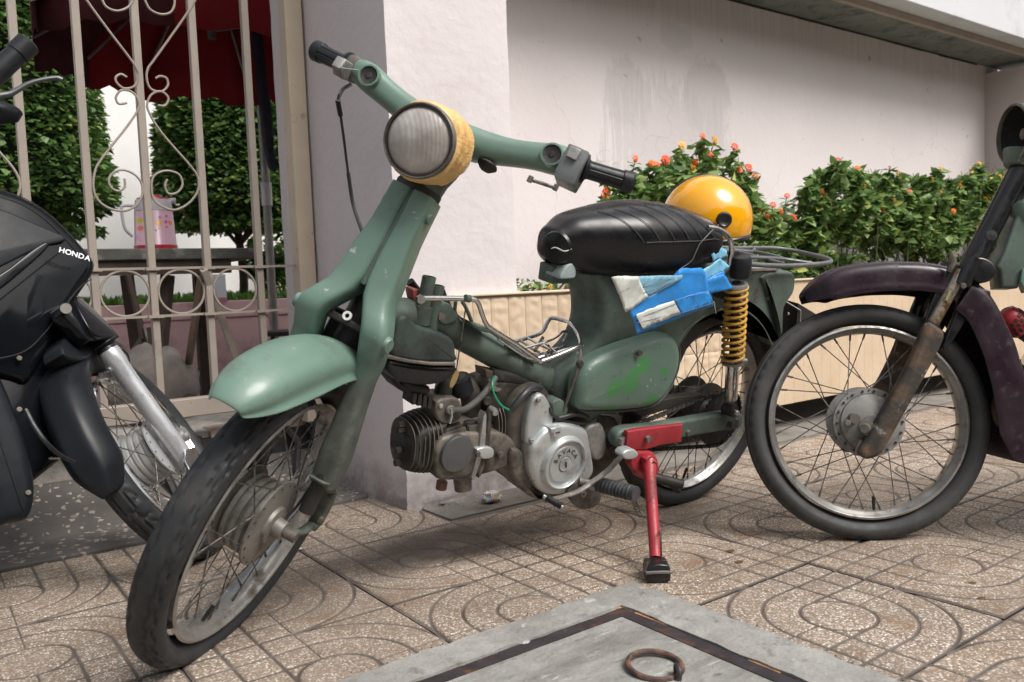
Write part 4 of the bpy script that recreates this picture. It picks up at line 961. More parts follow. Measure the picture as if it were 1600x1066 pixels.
# tape: crumpled band with stepped wraps
g=[]
NTp=96
for i in range(NTp):
    t=2*math.pi*i/NTp; row=[]
    for k in range(19):
        q=k/18; x=-.006-.076*q-.010*math.sin(t*1+.6)*q
        wr=.0012*((k*7)%5)/4+.0022*mn.noise(Vector((t*2.2,q*9,1.3)))+.0015*mn.noise(Vector((t*7,q*26,4)))
        r=.0648+wr*1.2+.003*q-(.004 if k in(0,18) else 0)
        row.append(LF.w((x,r*math.sin(t),r*math.cos(t))))
    g.append(row)
g.append(g[0]); put('masking_tape',sheet(g),m_tape,mp,sharp=28)
# ---- handlebar cover
HB=[(-.238,.798,.0175,.018),(-.222,.799,.022,.021),(-.205,.797,.027,.026),(-.185,.793,.028,.027),(-.165,.787,.026,.024),(-.13,.777,.025,.024),(-.09,.768,.027,.027),(-.055,.762,.030,.034),(0,.760,.032,.04),(.055,.766,.030,.034),(.09,.773,.026,.028),(.13,.784,.024,.024),(.165,.795,.026,.024),(.185,.799,.028,.026),(.205,.802,.027,.026),(.222,.803,.023,.021),(.238,.804,.018,.018)]
rings=[superring(FK,(-.045+.012*(abs(s)/.24),s,a-.0),(1,0,0),(0,0,1),rd,ra,2.5,28) for s,a,ra,rd in HB]
put('handlebar_cover',loft(rings),m_green,mp,sharp=60,sub=1)
for s,a in ((-.186,.792),(.186,.798)):
    c=FK.w((-.010,s,a)); d=FK.d((1,0,0))
    sk=put('indicator_socket',lathe([(.0205,-.018),(.0215,.003),(.0205,.008),(.0172,.0085),(.0162,.004),(.0162,.0)],c,d,28),m_green,mp)
    put('socket_hole',lathe([(.0163,.0062),(.0155,.0058),(.006,.0052),(.005,.0066),(0,.0068)],c,d,24),m_blackoil,sk)
def grip(s0,s1,a0,a1,sg):
    A=np.array((-.033,s0,a0)); B=np.array((-.052,s1,a1)); Ad,Bd=FK.w(A),FK.w(B); d=nrm(Bd-Ad)
    Ln=np.linalg.norm(Bd-Ad); pr=[(.012,-.012),(.0165,-.006),(.0255,-.002),(.0262,.001),(.018,.004),(.0165,.008)]
    V=[];F=[]; seg=48; pf=pr+[(.0165,Ln*.5),(.0170,Ln-.026),(.0172,Ln-.022),(.0192,Ln-.020),(.0200,Ln-.004),(.017,Ln),(0,Ln+.001)]
    m,f=lathe(pf,Ad,d,seg)
    m=np.array(m); n=len(pf)
    for i in range(seg):
        if i%6==0:
            for k in range(5,9):
                c=Ad+d*pf[k][1]; m[i*n+k]=c+(m[i*n+k]-c)*.90
    return put('grip',(m,f),m_blkrub,mp,sharp=30)
grip(-.246,-.331,.799,.806,-1); grip(.246,.331,.806,.822,1)
# right-hand throttle housing, lever stub and cable
put('throttle_housing',loft([superring(FK,(-.036,s,.799),(1,0,0),(0,0,1),r,r,3,20) for s,r in ((-.222,.019),(-.226,.023),(-.240,.0235),(-.247,.020))]),m_oily2,mp)
put('lever_bracket',pillow(FK,[(-.02,0,.802),(.02,0,.796),(.024,0,.775),(.005,0,.765),(-.02,0,.77)],1,-.246,-.226,.003),m_alu,mp)
put('lever_stub',tube([FK.w((.012,-.236,.780)),FK.w((.034,-.215,.775)),FK.w((.040,-.185,.782))],[.004,.003],8,flat=.5),m_alu,mp)
cab=[FK.P(548,132,-.236,1),FK.P(534,142,-.240,1),FK.P(528,158,-.24,1),FK.P(532,180,-.24,1),FK.P(537,215,-.235,1),FK.P(544,270,-.22,1),FK.P(552,320,-.19,1),FK.P(566,362,-.14,1),FK.P(600,420,-.06,1),FK.P(625,470,-.04,1)]
put('throttle_cable',tube(catm(cab,7),.0028,8),m_cable,mp)
put('cable_boot',tube([cab[2],cab[3]],[.0052,.0065,.005],10),m_blkrub,mp); put('cable_elbow',tube(catm(cab[:3],6),.0042,8),m_alu,mp)
put('cable_sleeve',tube(catm(cab[5:8],6),.0042,8),m_cable,mp)
# left-hand switch block and lever pivot
put('switch_block',pillow(FK,[(.0,0,.827),(-.07,0,.827),(-.07,0,.785),(-.062,0,.765),(.0,0,.765),(.004,0,.78)],1,.205,.246,.004),M('grey switch casting',(.17,.185,.185),.5,metal=.3,var=.15,vs=20,dirts=[((.05,.05,.05),.55,.75,20,.7)]),mp,sharp=35)
put('switch_lever',box((.007,.222,.812),(.003,.010,.010),FK),m_alu,mp,bevel=.001)
l0,l1,l2=FK.P(828,281,.20),FK.P(848,287,.215),FK.P(868,294,.235)
put('lever_pivot',tube([l0,l1,l2],[.0028,.0034,.003],8),m_spoke,mp); 
for q in (l0,l2): put('pivot_screw',tube([q-axs*.004,q+axs*.006],.0045,10),m_oily2,mp)
put('horn_button',lathe([(.018,0),(.02,.004),(.012,.012),(0,.013)],FK.w((-.035,.082,.742)),FK.d((0.2,0,-1)),20),m_blackoil,mp)
# ================================================================ MOPED: FRAME, BODY, SEAT
def bp(u,v,s): return BK.un(u,v,s)
def outl(pts,s,n=4,fr=BK,sm=True):
    p=[fr.un(u,v,s) for u,v in pts]; return catm(p,n,closed=True) if sm else np.array(p)
# main tube from the steering head to the body
tp=[FK.w((-.05,0,.40)),BK.P(664,496,0),BK.P(712,519,0),BK.P(776,554,0),BK.P(832,586,0),BK.P(858,600,0)]
put('main_tube',tube(catm(tp,6),[.036,.033,.031,.031,.036,.042],24),m_greend,mp)
put('steering_head',tube([FK.w((-.045,0,.60)),FK.w((-.045,0,.34))],[.033,.036],20),m_greend,mp)
put('tube_gusset',pillow(BK,outl([(683,476),(697,472),(712,492),(707,502),(690,506),(679,496)],.026),1,.022,.036,.004),m_greend,mp)
bolt(BK,bp(687,494,.036),(0,1,0),.0085,.009,m_oily2,mp,hexa=True)
put('tube_seam',tube([BK.P(735,511,.018),BK.P(790,544,.018),BK.P(832,572,.018)],.0035,6),m_greend,mp)
# body shell (monocoque with rear mudguard)
bo=[(893,400),(892,425),(897,450),(901,475),(899,500),(889,524),(872,543),(850,560),(836,578),(830,600),(836,628),(850,650),(872,660),(905,655),(950,640),(1000,625),(1035,590),(1046,560),(1056,538),(1075,512),(1098,494),(1122,482),(1146,478),(1166,484),(1183,497),(1196,514),(1206,536),(1213,540),(1219,516),(1225,486),(1229,455),(1232,426),(1205,415),(1160,408),(1100,402),(1000,400),(940,398)]
P=catm(np.array([BK.un(u,v,-.030 if k<13 else (.078 if u>1160 else .060)) for k,(u,v) in enumerate(bo) if (u,v) not in ((905,655),(940,398))]),3,closed=True)
# width grows from front to rear: build as stacked layers
def bodyloft(P,prof):
    rings=[]
    for s,ins in prof:
        q=inset(P[:,[0,2]],ins); rings.append(np.array([BK.w((a,s*np.clip(1.0-.35*max(0,(a-.25))/.3,.6,1.) ,b)) for a,b in q]))
    return loft(rings)
put('body_shell',bodyloft(P,[(-.083,.022),(-.080,.010),(-.070,.002),(-.055,.0),(0,0),(.055,.0),(.070,.002),(.080,.010),(.083,.022)]),m_greend,mp,sharp=45)
# pressed arch round the rear wheel and side crease
arch=[BK.P(u,v,.086) for u,v in ((1050,548),(1066,520),(1092,500),(1120,488),(1146,485),(1166,491),(1183,505),(1194,522),(1204,545))]
put('mudguard_edge',tube(catm([BK.P(u,v,.080) for u,v in ((1056,540),(1072,516),(1096,497),(1122,485),(1146,481),(1166,487),(1183,500),(1196,518),(1206,540))],5),.0032,8),m_greend,mp)
put('rear_panel',pillow(BK,outl([(1182,432),(1200,424),(1231,424),(1235,440),(1231,458),(1218,478),(1216,510),(1213,542),(1207,510),(1199,478),(1190,452)],.07,3),1,-.080,.088,.010),m_greend,mp)
for u,v in ((1184,452),(1183,463),(1182,472)): bolt(BK,bp(u,v,.0835),(0,1,0),.003,.002,m_red,mp,'rivet')
put('inner_mudguard',pillow(BK,outl([(1040,565),(1058,530),(1085,505),(1120,490),(1150,486),(1180,500),(1200,530),(1210,560),(1200,540),(1180,515),(1150,500),(1120,504),(1092,520),(1068,545),(1052,580)],.05,2),1,-.06,.06,.002),m_blackoil,mp)
pl=put('plate_holder',pillow(BK,outl([(1219,466),(1251,485),(1250,509),(1213,541)],.0,sm=False),1,-.07,.06,.001),m_black,mp)
put('plate_rim',tube([BK.P(1219,466,.061),BK.P(1251,485,.061),BK.P(1250,509,.061)],.0018,6),M('white edge',(.6,.62,.6),.5),pl)
bolt(BK,bp(1231,490,.06),(0,1,0),.004,.004,m_chrome,pl)
# side cover
sco=[(904,640),(901,615),(905,592),(917,571),(938,556),(968,543),(1002,532),(1030,523),(1048,524),(1058,534),(1062,552),(1059,578),(1050,600),(1038,620),(1018,635),(985,641),(945,643)]
put('side_cover',pillow(BK,outl(sco,.10,4),1,.070,.112,.026,6,both=False,dome=.006),m_side,mp,sharp=60)
bolt(BK,bp(998,551,.117),(0,1,0),.0075,.007,m_oily2,mp)
put('cover_lip',tube(list(outl(sco,.074,4))+[outl(sco,.074,4)[0]],.003,6,caps=False) if False else tube(np.array([BK.w(p) for p in outl(sco,.076,4)]),.0032,6,closed=True),m_greend,mp)
# hinge rod
put('hinge_rod',tube(catm([BK.P(903,543,.06),BK.P(907,551,.075),BK.P(905,565,.085),BK.P(900,585,.09),BK.P(891,612,.09),BK.P(881,640,.085)],5),.0035,8),m_oily2,mp)
bolt(BK,bp(904,567,.085),(0,1,0),.008,.01,m_oily,mp)
put('lower_bracket',pillow(BK,outl([(866,632),(880,626),(890,640),(886,652),(870,656)],.09),1,.05,.085,.004),m_greend,mp)
# ---- seat
top=[BK.un(u,v,0) for u,v in ((868,350),(882,336),(905,329),(940,322),(975,316),(1010,314),(1045,319),(1075,331),(1098,344),(1112,355))]
Ft=[p[0] for p in top][::-1]; Ut=[p[2] for p in top][::-1]
bot=[BK.un(u,v,w) for u,v,w in ((868,396,.05),(885,404,.065),(905,415,.085),(950,430,.11),(1000,435,.125),(1050,434,.13),(1090,425,.13),(1112,410,.13))]
Fb=[p[0] for p in bot][::-1]; Ub=[p[2] for p in bot][::-1]
Fn=max(Ft)-.0; Fr_=BK.un(1118,380,.12)[0]
def Wd(F): return np.interp(Fn-F,[0,.03,.09,.18,.28,.40,.50],[.045,.060,.080,.112,.126,.128,.120])
rings=[]; NS=26
Fs=np.linspace(Fn,Fr_-.02,NS)
def seatring(F,k=1.,exa=2.9):
    ut=np.interp(F,Ft,Ut); ub=np.interp(F,Fb,Ub)-.018; w=Wd(F)*k; c=(ut+ub)/2; h=(ut-ub)/2*k
    r=[]
    for j in range(40):
        t=2*math.pi*j/40; x=math.copysign(abs(math.cos(t))**(2/2.9),math.cos(t))*w; y=math.copysign(abs(math.sin(t))**(2/(2.2 if math.sin(t)>0 else 6)),math.sin(t))*h
        x*=1-.10*max(0,-math.sin(t))
        r.append(BK.w((F,x,c+y)))
    return r
rings.append(seatring(Fn+.022,.45)); rings.append(seatring(Fn+.018,.72)); rings.append(seatring(Fn+.010,.9))
rings+= [seatring(F) for F in Fs]
rings+= [seatring(Fs[-1]-.010,.93),seatring(Fs[-1]-.018,.80),seatring(Fs[-1]-.022,.5)]
put('seat',loft(rings),m_vinyl,mp,sharp=60,sub=1)
def seatpt(F,t,off=.0012):
    ut=np.interp(F,Ft,Ut); ub=np.interp(F,Fb,Ub)-.012; w=Wd(F); c=(ut+ub)/2; h=(ut-ub)/2
    x=math.copysign(abs(math.cos(t))**(2/2.9),math.cos(t))*(w+off); y=math.copysign(abs(math.sin(t))**(2/(2.2 if math.sin(t)>0 else 6)),math.sin(t))*(h+off); x*=1-.10*max(0,-math.sin(t))
    return BK.w((F,x,c+y))
# stitched seams: a lengthwise seam low on the side and slanting quilting seams up over the top
put('seam',tube([seatpt(F,.10) for F in np.linspace(Fn-.17,Fs[-1]+.02,18)],.0010,5),m_seam,mp)
for k in range(8):
    f0=Fn-.165-.042*k
    if f0-.0<Fs[-1]+.03: break
    put('seam',tube([seatpt(f0+.075*q,.10+1.25*q) for q in np.linspace(0,1,12) if f0+.075*q<Fn],.0009,5),m_seam,mp)
put('seam',tube([seatpt(Fs[-1]+.0+.16*q,.75-1.35*q) for q in np.linspace(0,1,14)],.0016,5),m_seam,mp)
# torn nose cap
nc=BK.w((Fn+.012,.028,np.interp(Fn,Ft,Ut)-.045)); nd=BK.d((.93,.34,-.1))
put('seat_nose_cap',lathe([(.034,-.006),(.036,.0),(.033,.006),(.018,.012),(0,.014)],nc,nd,28),m_vinyl,mp)
put('torn_foam',tube(catm([BK.P(863,388,.05)+nd*.005,BK.P(872,386,.052)+nd*.009,BK.P(884,392,.055)+nd*.006,BK.P(893,389,.06)],5),[.0015,.003,.0022],6,flat=.6),M('torn foam',(.42,.44,.44),.9,var=.3,vs=60),mp)
put('seat_pan',box((Fn-.24,0,np.interp(Fn-.2,Fb,Ub)-.0),(.15,.05,.012),BK),m_black,mp,bevel=.004)
put('seat_hinge',box((Fn-.02,0,np.interp(Fn-.02,Fb,Ub)-.03),(.03,.025,.02),BK),m_greend,mp,bevel=.004)
put('bare_seat_edge',pillow(BK,outl([(884,408),(890,412),(890,430),(878,433),(866,432),(872,418)],.03),1,.0,.05,.004),M('pale plastic flap',(.30,.36,.36),.6,var=.15),mp)
# ---- grab rail, carrier, shocks
gr_=[BK.P(u,v,.115) for u,v in ((1105,356),(1120,358),(1133,365),(1141,376),(1143,391),(1141,402),(1139,414))]
put('grab_rail',tube(catm(gr_,6),.0065,10),m_chrome,mp)
m_car=M('grey carrier tube',(.13,.135,.14),.5,metal=.3,var=.2,vs=30,dirts=[((.30,.29,.27),.6,.8,20,.7),((.10,.06,.04),.66,.8,30,.9)])
U0=.418
def cp(*a): return [BK.w((f,s,U0+z)) for f,s,z in a]
put('carrier_loop',tube(catm(cp((.03,.095,.0),(-.04,.10,-.004),(-.16,.105,-.006),(-.33,.095,-.003),(-.385,.06,0),(-.395,0,0),(-.385,-.06,.0),(-.33,-.095,.0),(-.15,-.10,.0),(.0,-.10,.004)),7),.0062,10),m_car,mp)
put('carrier_rail',tube(catm(cp((.02,.045,.006),(-.10,.048,.004),(-.18,.05,.0),(-.22,.07,-.002),(-.25,.098,-.003)),6),.0052,8),m_car,mp)
put('carrier_rail',tube(catm(cp((.02,-.045,.006),(-.10,-.048,.004),(-.18,-.05,.0),(-.22,-.07,.0),(-.25,-.094,.0)),6),.0052,8),m_car,mp)
put('carrier_rail',tube(catm(cp((-.19,.05,.0),(-.20,.02,.0),(-.20,-.02,0),(-.19,-.05,.0)),6),.0052,8),m_car,mp)
put('carrier_bar',tube(cp((-.12,.10,-.002),(-.12,-.10,-.0)),.005,8),m_car,mp)
put('chrome_strap',tube(cp((.03,.07,-.012),(-.11,.072,-.012),(-.155,.066,-.010)),.008,10,flat=.5),m_chrome,mp)
put('chrome_strap',tube(cp((.03,-.02,-.006),(-.12,-.02,-.006)),.010,8,flat=.4),m_chrome,mp)
put('carrier_plate',box((-.02,0,U0-.018),(.10,.085,.005),BK),m_alu,mp,bevel=.002)
for s in (-.07,.07): put('carrier_stay',tube(cp((.0,s,-.02),(-.05,s*1.05,-.09)),.006,8),m_car,mp)
SS=.128
for sg in (1,-1):
    s=SS*sg
    T=bp(1151,436,SS); B=bp(1141,641,SS); T=np.array((T[0],s,T[2])); B=np.array((B[0],s,B[2])); Tw,Bw=BK.w(T),BK.w(B); d=Bw-Tw; L=np.linalg.norm(d)
    q=lambda k: Tw+d*k
    put('shock_rod',tube([q(.02),q(.62)],.010,12),m_blackoil,mp)
    put('shock_body',tube([q(.60),q(.605),q(.90),q(.91)],[.0165,.0175,.0165,.015],18),m_chrome,mp)
    put('shock_eye',cyl(BK.w(B-np.array([0,.018*sg,0])),BK.w(B+np.array([0,.014*sg,0])),.016,18),m_blackoil,mp)
    bolt(BK,B+np.array([0,.014*sg,0]),(0,sg,0),.008,.012,m_chrome,mp)
    u=nrm(np.cross(d,[0,0.3,1.])); v=nrm(np.cross(d,u)); pts=[]
    for k in range(0,12*16+1):
        t=2*math.pi*k/16; c=Tw+d*(.055+.555*k/(12*16)); r=.0262; pts.append(c+u*r*math.cos(t)+v*r*math.sin(t))
    put('spring',tube(pts,.0040,8),m_yel,mp)
    put('spring_seat',lathe([(.012,0),(.028,0),(.030,.006),(.012,.008)],q(.605),d,24),m_oily2,mp)
    put('spring_cap',lathe([(.0,-.004),(.027,-.004),(.028,.004),(.02,.006)],q(.045),d,24),m_alu,mp)
    cap=[BK.w(T+np.array([.012,0,.045])),BK.w(T+np.array([.006,0,.0]))]
    put('shock_boot',lathe([(.0,-.004),(.022,0),(.0255,.006),(.0262,.02),(.0262,.042),(.024,.052),(0,.053)],BK.w(T+np.array([0,0,.056])),nrm(d),26),m_blkrub,mp)
put('adjuster_knob',tube([BK.P(1148,566,.145),BK.P(1158,564,.15),BK.P(1165,564,.15)],[.004,.006,.007],10),m_alu,mp)
put('shock_mount',box((.095,0,.352),(.025,.125,.018),BK),m_blackoil,mp,bevel=.004)
# ---- swingarm, chain, sprocket, stand
SA=.105
sa=[(960,676),(975,667),(1010,664),(1060,656),(1110,647),(1150,643),(1156,655),(1148,668),(1120,672),(1080,679),(1020,690),(975,702),(958,694)]
put('swingarm',pillow(BK,outl(sa,SA,3),1,.085,.118,.008),m_greend,mp,sharp=45)
put('swingarm',pillow(BK,outl(sa,SA,3),1,-.118,-.085,.008),m_greend,mp,sharp=45)
bolt(BK,bp(972,688,.118),(0,1,0),.013,.010,m_alu,mp,hexa=True)
bolt(BK,(0,.118,0),(0,1,0),.0145,.016,m_oily,mp,'axle_nut',hexa=True)
bolt(BK,(-.022,.112,.004),(0,1,0),.006,.010,m_oily2,mp,'adjuster_bolt')
SPc=np.array((0,.082,0)); NT=36
spr=[]
for k in range(NT*4):
    t=2*math.pi*k/(NT*4); r=.080-(.0055 if (k%4) in (0,3) else 0); spr.append((r*math.cos(t),.080,r*math.sin(t)))
put('rear_sprocket',pillow(BK,spr,1,.0795,.084,.0005,2),m_blackoil,mp)
fs=bp(965,690,.082); fs=np.array((fs[0],.082,fs[2]+.0)); r1,r2=.026,.079
def chainpath():
    d=fs-SPc; L=math.hypot(d[0],d[2]); a=math.atan2(d[2],d[0]); b=math.acos((r2-r1)/L); out=[]
    for t in np.linspace(a+b,a+2*math.pi-b,40): out.append((SPc[0]+r2*math.cos(t),.082,SPc[2]+r2*math.sin(t)))
    for t in np.linspace(a-b,a+b,12): out.append((fs[0]+r1*math.cos(t),.082,fs[2]+r1*math.sin(t)))
    out.append(out[0]); P=np.array(out); dd=np.r_[0,np.cumsum(np.linalg.norm(np.diff(P,axis=0),axis=1))]; n=int(dd[-1]/.0085)//2*2
    q=np.linspace(0,dd[-1],n,endpoint=False); return np.stack([np.interp(q,dd,P[:,i]) for i in range(3)],1)
cpth=chainpath(); n=len(cpth); cm=[]
for k in range(n):
    a,b=cpth[k],cpth[(k+1)%n]; w=.0045 if k%2 else .0028
    for sd in (-1,1):
        off=np.array([0,sd*w,0]); cm.append(tube([BK.w(a+off),BK.w((a+b)/2+off),BK.w(b+off)],[.0042,.0030,.0042],6,flat=1.,up0=BK.B[:,1]))
put('chain',join(*cm),M('greasy chain',(.075,.068,.06),.42,metal=.6,var=.4,vs=120,dirts=[((.015,.013,.012),.45,.6,60,.7)]),mp,kind='stuff')
put('chain_guard',pillow(BK,outl([(1000,632),(1085,617),(1100,622),(1040,640),(1002,650)],.075),1,.05,.078,.002),m_blackoil,mp)
put('brake_hub_cover',lathe([(0,-.05),(.055,-.05),(.058,-.03),(.05,.01),(.03,.030),(0,.03)],BK.w((0,.015,0)),BK.B[:,1],32),m_oily,mp)
# red stand
KS=.150
rp=[(989,679),(1002,676),(1042,671),(1075,667),(1073,695),(1040,700),(1018,707),(988,708),(986,702)]
ks=thing('side_stand','','stand',(0,0,0)) if False else None
brk=put('stand_plate',pillow(BK,outl(rp,KS,1,sm=False),1,.120,.134,.003),m_red,mp,sharp=35)
put('stand_plate',pillow(BK,outl([(986,706),(1020,707),(1025,717),(1026,742),(1007,749),(996,745),(984,726)],KS-.008,1,sm=False),1,.124,.146,.004),m_red,mp,sharp=35)
bolt(BK,bp(1011,685,.136),(0,1,0),.0085,.008,m_oily2,mp,hexa=True); bolt(BK,bp(1074,676,.134),(0,1,0),.008,.007,m_oily,mp)
lt=BK.P(1014,722,.158); lb=WD.P(1024,878,.045,2)
lb=WD.w(lb)-0; 
gb=WD.P(1026,896,.012,2)
put('stand_leg',tube([lt,lt+(gb-lt)*.12,lt+(gb-lt)*.88],[.0175,.0135,.0125],16),m_red,mp)
put('stand_lug',pillow(BK,outl([(1006,716),(1016,710),(1024,716),(1025,740),(1008,741)],.158,2),1,.148,.166,.003),m_red,mp)
bolt(BK,bp(1016,726,.167),(0,1,0),.0115,.010,m_black,mp,hexa=True)
ftd=nrm(lt-gb); FT=Fr(gb,nrm(np.cross([0,0,1.],CAMR[2])*-1),-nrm(np.array([CAMR[2][0],CAMR[2][1],0])),(0,0,1))
put('stand_foot',pillow(FT,[(x,-.02,z) for x,z in ((-.024,-.010),(-.026,.008),(-.022,.024),(.0,.030),(.022,.026),(.026,.010),(.024,-.009),(.0,-.0115))],1,-.028,.028,.006),m_black,mp,sharp=50)
put('stand_foot_band',tube([FT.w(p) for p in ((-.026,.029,.012),(-.01,.031,.013),(.01,.031,.013),(.027,.029,.011))],.0035,6),M('worn pad',(.16,.14,.14),.5,metal=.3),mp)
put('stand_wire',tube(catm([BK.P(1022,818,.16),BK.P(1031,818,.165),BK.P(1036,825,.17),FT.w((.011,.0,.085)),FT.w((.011,.0,.03))],5),.0022,6),m_spoke,mp)
# foot peg, spring, levers
pa=BK.P(935,757,.125); pdir=BK.P(994,772,.225)
pg=np.linspace(0,1,60); pr=[.0145+.0036*(1 if math.sin(k*math.pi*2*11/60)>0 else 0) for k in range(52)]+[.017]*8
put('foot_peg',tube([pa+(pdir-pa)*q for q in pg],pr,18),M('worn peg rubber',(.045,.047,.05),.5,var=.3,vs=40,dirts=[((.12,.12,.12),.55,.8,30,.7)]),mp,sharp=30)
put('peg_bar',tube([BK.P(905,752,.10),pa],.008,10),m_oily2,mp)
sp=[]; a0,a1=BK.P(983,768,.2),BK.P(1001,806,.18); d=a1-a0; u=nrm(np.cross(d,[0,1.,.2])); v=nrm(np.cross(d,u))
for k in range(10*10+1): t=2*math.pi*k/10; sp.append(a0+d*k/100+u*.006*math.cos(t)+v*.006*math.sin(t))
put('return_spring',tube(sp,.0014,5),m_spoke,mp)
lv=[BK.P(u,v,s) for u,v,s in ((852,783,.15),(880,776,.145),(905,767,.14),(930,750,.14),(952,733,.15),(968,716,.165),(975,708,.17))]
put('gear_lever',tube(catm(lv,6),.0085,10,flat=.55),m_alu,mp)
put('lever_pad',pillow(BK,outl([(965,707),(972,700),(984,699),(990,706),(984,713),(970,714)],.172,3),1,.160,.188,.004),m_alub,mp)
a0,a1=BK.P(851,776,.155),BK.P(880,793,.195); pr=[.0062+.0016*(k%2) for k in range(16)]+[.0062]
put('toe_rubber',tube([a0+(a1-a0)*q for q in np.linspace(.1,.92,34)],pr,12),m_blkrub,mp,sharp=30); put('toe_pin',tube([a0-(a1-a0)*.05,a1],.0045,10),m_chrome,mp)
put('pedal_plate',pillow(BK,outl([(894,764),(915,757),(926,768),(940,765),(941,785),(925,797),(905,795),(890,776)],.11,3),1,.095,.104,.002),m_oily,mp)
put('plate_eye',lathe([(.004,0),(.008,0),(.008,.003),(.004,.003)],BK.P(911,772,.105),BK.B[:,1],14),m_alu,mp)
put('rear_peg',tube([BK.P(1022,746,.1),BK.P(1066,757,.14)],[.013,.014,.012],12),m_blackoil,mp); put('rear_peg_foot',tube([BK.P(1040,750,.12),BK.P(1060,767,.12)],.008,8),m_blackoil,mp)
# ================================================================ ENGINE
en=[(792,668),(800,632),(822,606),(850,604),(866,630),(880,640),(925,646),(962,652),(968,690),(958,722),(938,748),(905,772),(870,782),(835,776),(808,756),(793,715)]
put('crankcase',pillow(BK,outl(en,.055,3),1,-.085,.062,.016),m_oily,mp)
fl_=[(826,700),(836,684),(852,668),(872,660),(900,664),(914,672),(918,690),(922,712),(924,735),(912,752),(890,764),(868,772),(845,768),(832,752),(824,728)]
put('magneto_cover',pillow(BK,outl(fl_,.085,4),1,.055,.098,.014,5,both=False),m_alub,mp,sharp=45)
mc=bp(884,726,.108); MC=BK.w(mc); r0=.056
put('cover_ring',lathe([(r0+.010,-.014),(r0+.006,-.004),(r0+.003,.002),(r0,.003),(r0-.002,.0),(r0-.002,-.008)],MC,BK.B[:,1],56),m_alub,mp,sharp=35)
pln=put('cover_disc',lathe([(r0-.001,-.006),(r0-.012,-.0055),(r0-.014,-.002),(.019,-.002),(.0175,-.006),(.017,-.002),(.0165,.0),(0,.0006)],MC,BK.B[:,1],48),m_alub,mp,sharp=30)
put('key_slot',box((0,0,0),(.0016,.0012,.007),Fr(MC+BK.B[:,1]*.0008,BK.B[:,0],BK.B[:,1],nrm(BK.B[:,2]+BK.B[:,0]*.25))),m_blackoil,pln)
def lettering(txt,c,xd,yd,size,mat,parent,ext=.0006,arc=None,name='letter'):
    xd=nrm(xd); yd=nrm(yd); zd=np.cross(xd,yd)
    for i,chh in enumerate(txt):
        if chh==' ': continue
        cu=bpy.data.curves.new(name,'FONT'); cu.body=chh; cu.size=size; cu.extrude=ext; cu.align_x='CENTER'; cu.align_y='CENTER'; cu.offset=size*.018
        to=bpy.data.objects.new(name,cu); COL.objects.link(to); bpy.context.view_layer.update()
        me=bpy.data.meshes.new_from_object(to); bpy.data.objects.remove(to); me.materials.clear(); me.materials.append(mat)
        if arc: 
            a=arc[1]-(arc[1]-arc[2])*i/(len(txt)-1); p=c+xd*arc[0]*math.cos(a)+yd*arc[0]*math.sin(a); x2=xd*math.sin(a)-yd*math.cos(a); y2=xd*math.cos(a)+yd*math.sin(a)
        else: p=c+xd*(i-(len(txt)-1)/2)*size*.80; x2,y2=xd,yd
        mw=Matrix([[x2[0],y2[0],zd[0],p[0]],[x2[1],y2[1],zd[1],p[1]],[x2[2],y2[2],zd[2],p[2]],[0,0,0,1]])
        put_m(name,me,mw,parent)
m_ltr=M('engraved letter',(.06,.055,.05),.7)
xr=-BK.B[:,0]; yu=BK.B[:,2]
lettering('BAVACA',MC-BK.B[:,1]*.0015,xr,yu,.0145,m_ltr,pln,arc=(.0315,R_(158),R_(28)))
# cover filler cap and small details
fc=BK.P(868,674,.098); fa=put('inspection_plug',pillow(Fr(fc,BK.B[:,0],BK.B[:,1],BK.B[:,2]),[(.018,0,.010),(-.012,0,.012),(-.018,0,.0),(-.010,0,-.012),(.012,0,-.012)],1,-.02,.004,.004),m_alub,mp)
put('plug_disc',lathe([(.0115,0),(.0115,.003),(0,.0035)],fc+BK.B[:,1]*.004,BK.B[:,1],22),m_alub,fa); put('plug_slot',box((0,0,0),(.006,.0008,.0011),Fr(fc+BK.B[:,1]*.0075,BK.B[:,0],BK.B[:,1],BK.B[:,2])),m_blackoil,fa)
put('chain_tower_cover',pillow(BK,outl([(818,690),(819,655),(826,628),(836,615),(847,616),(856,632),(861,655),(850,676),(832,690)],.07,4),1,.045,.082,.008),m_alub,mp)
for u,v in ((840,625),(829,688),(912,684),(918,742),(850,765)): bolt(BK,bp(u,v,.084),(0,1,0),.0055,.006,m_alu,mp)
put('sprocket_cover',pillow(BK,outl([(912,668),(935,660),(944,690),(938,712),(925,716),(914,695)],.07,4),1,.04,.082,.008),m_alu,mp)
put('case_rear',pillow(BK,outl([(915,652),(965,645),(970,660),(964,690),(940,722),(922,716)],.05,2),1,-.02,.055,.006),m_alu,mp)
put('filler_cap',tube([BK.P(921,668,.05),BK.P(922,652,.05)],[.014,.016],18),m_alu,mp)
put('oil_sump',pillow(BK,outl([(798,700),(826,715),(832,760),(850,776),(836,780),(812,762),(796,735)],.07,3),1,.0,.075,.01),m_oily2,mp)
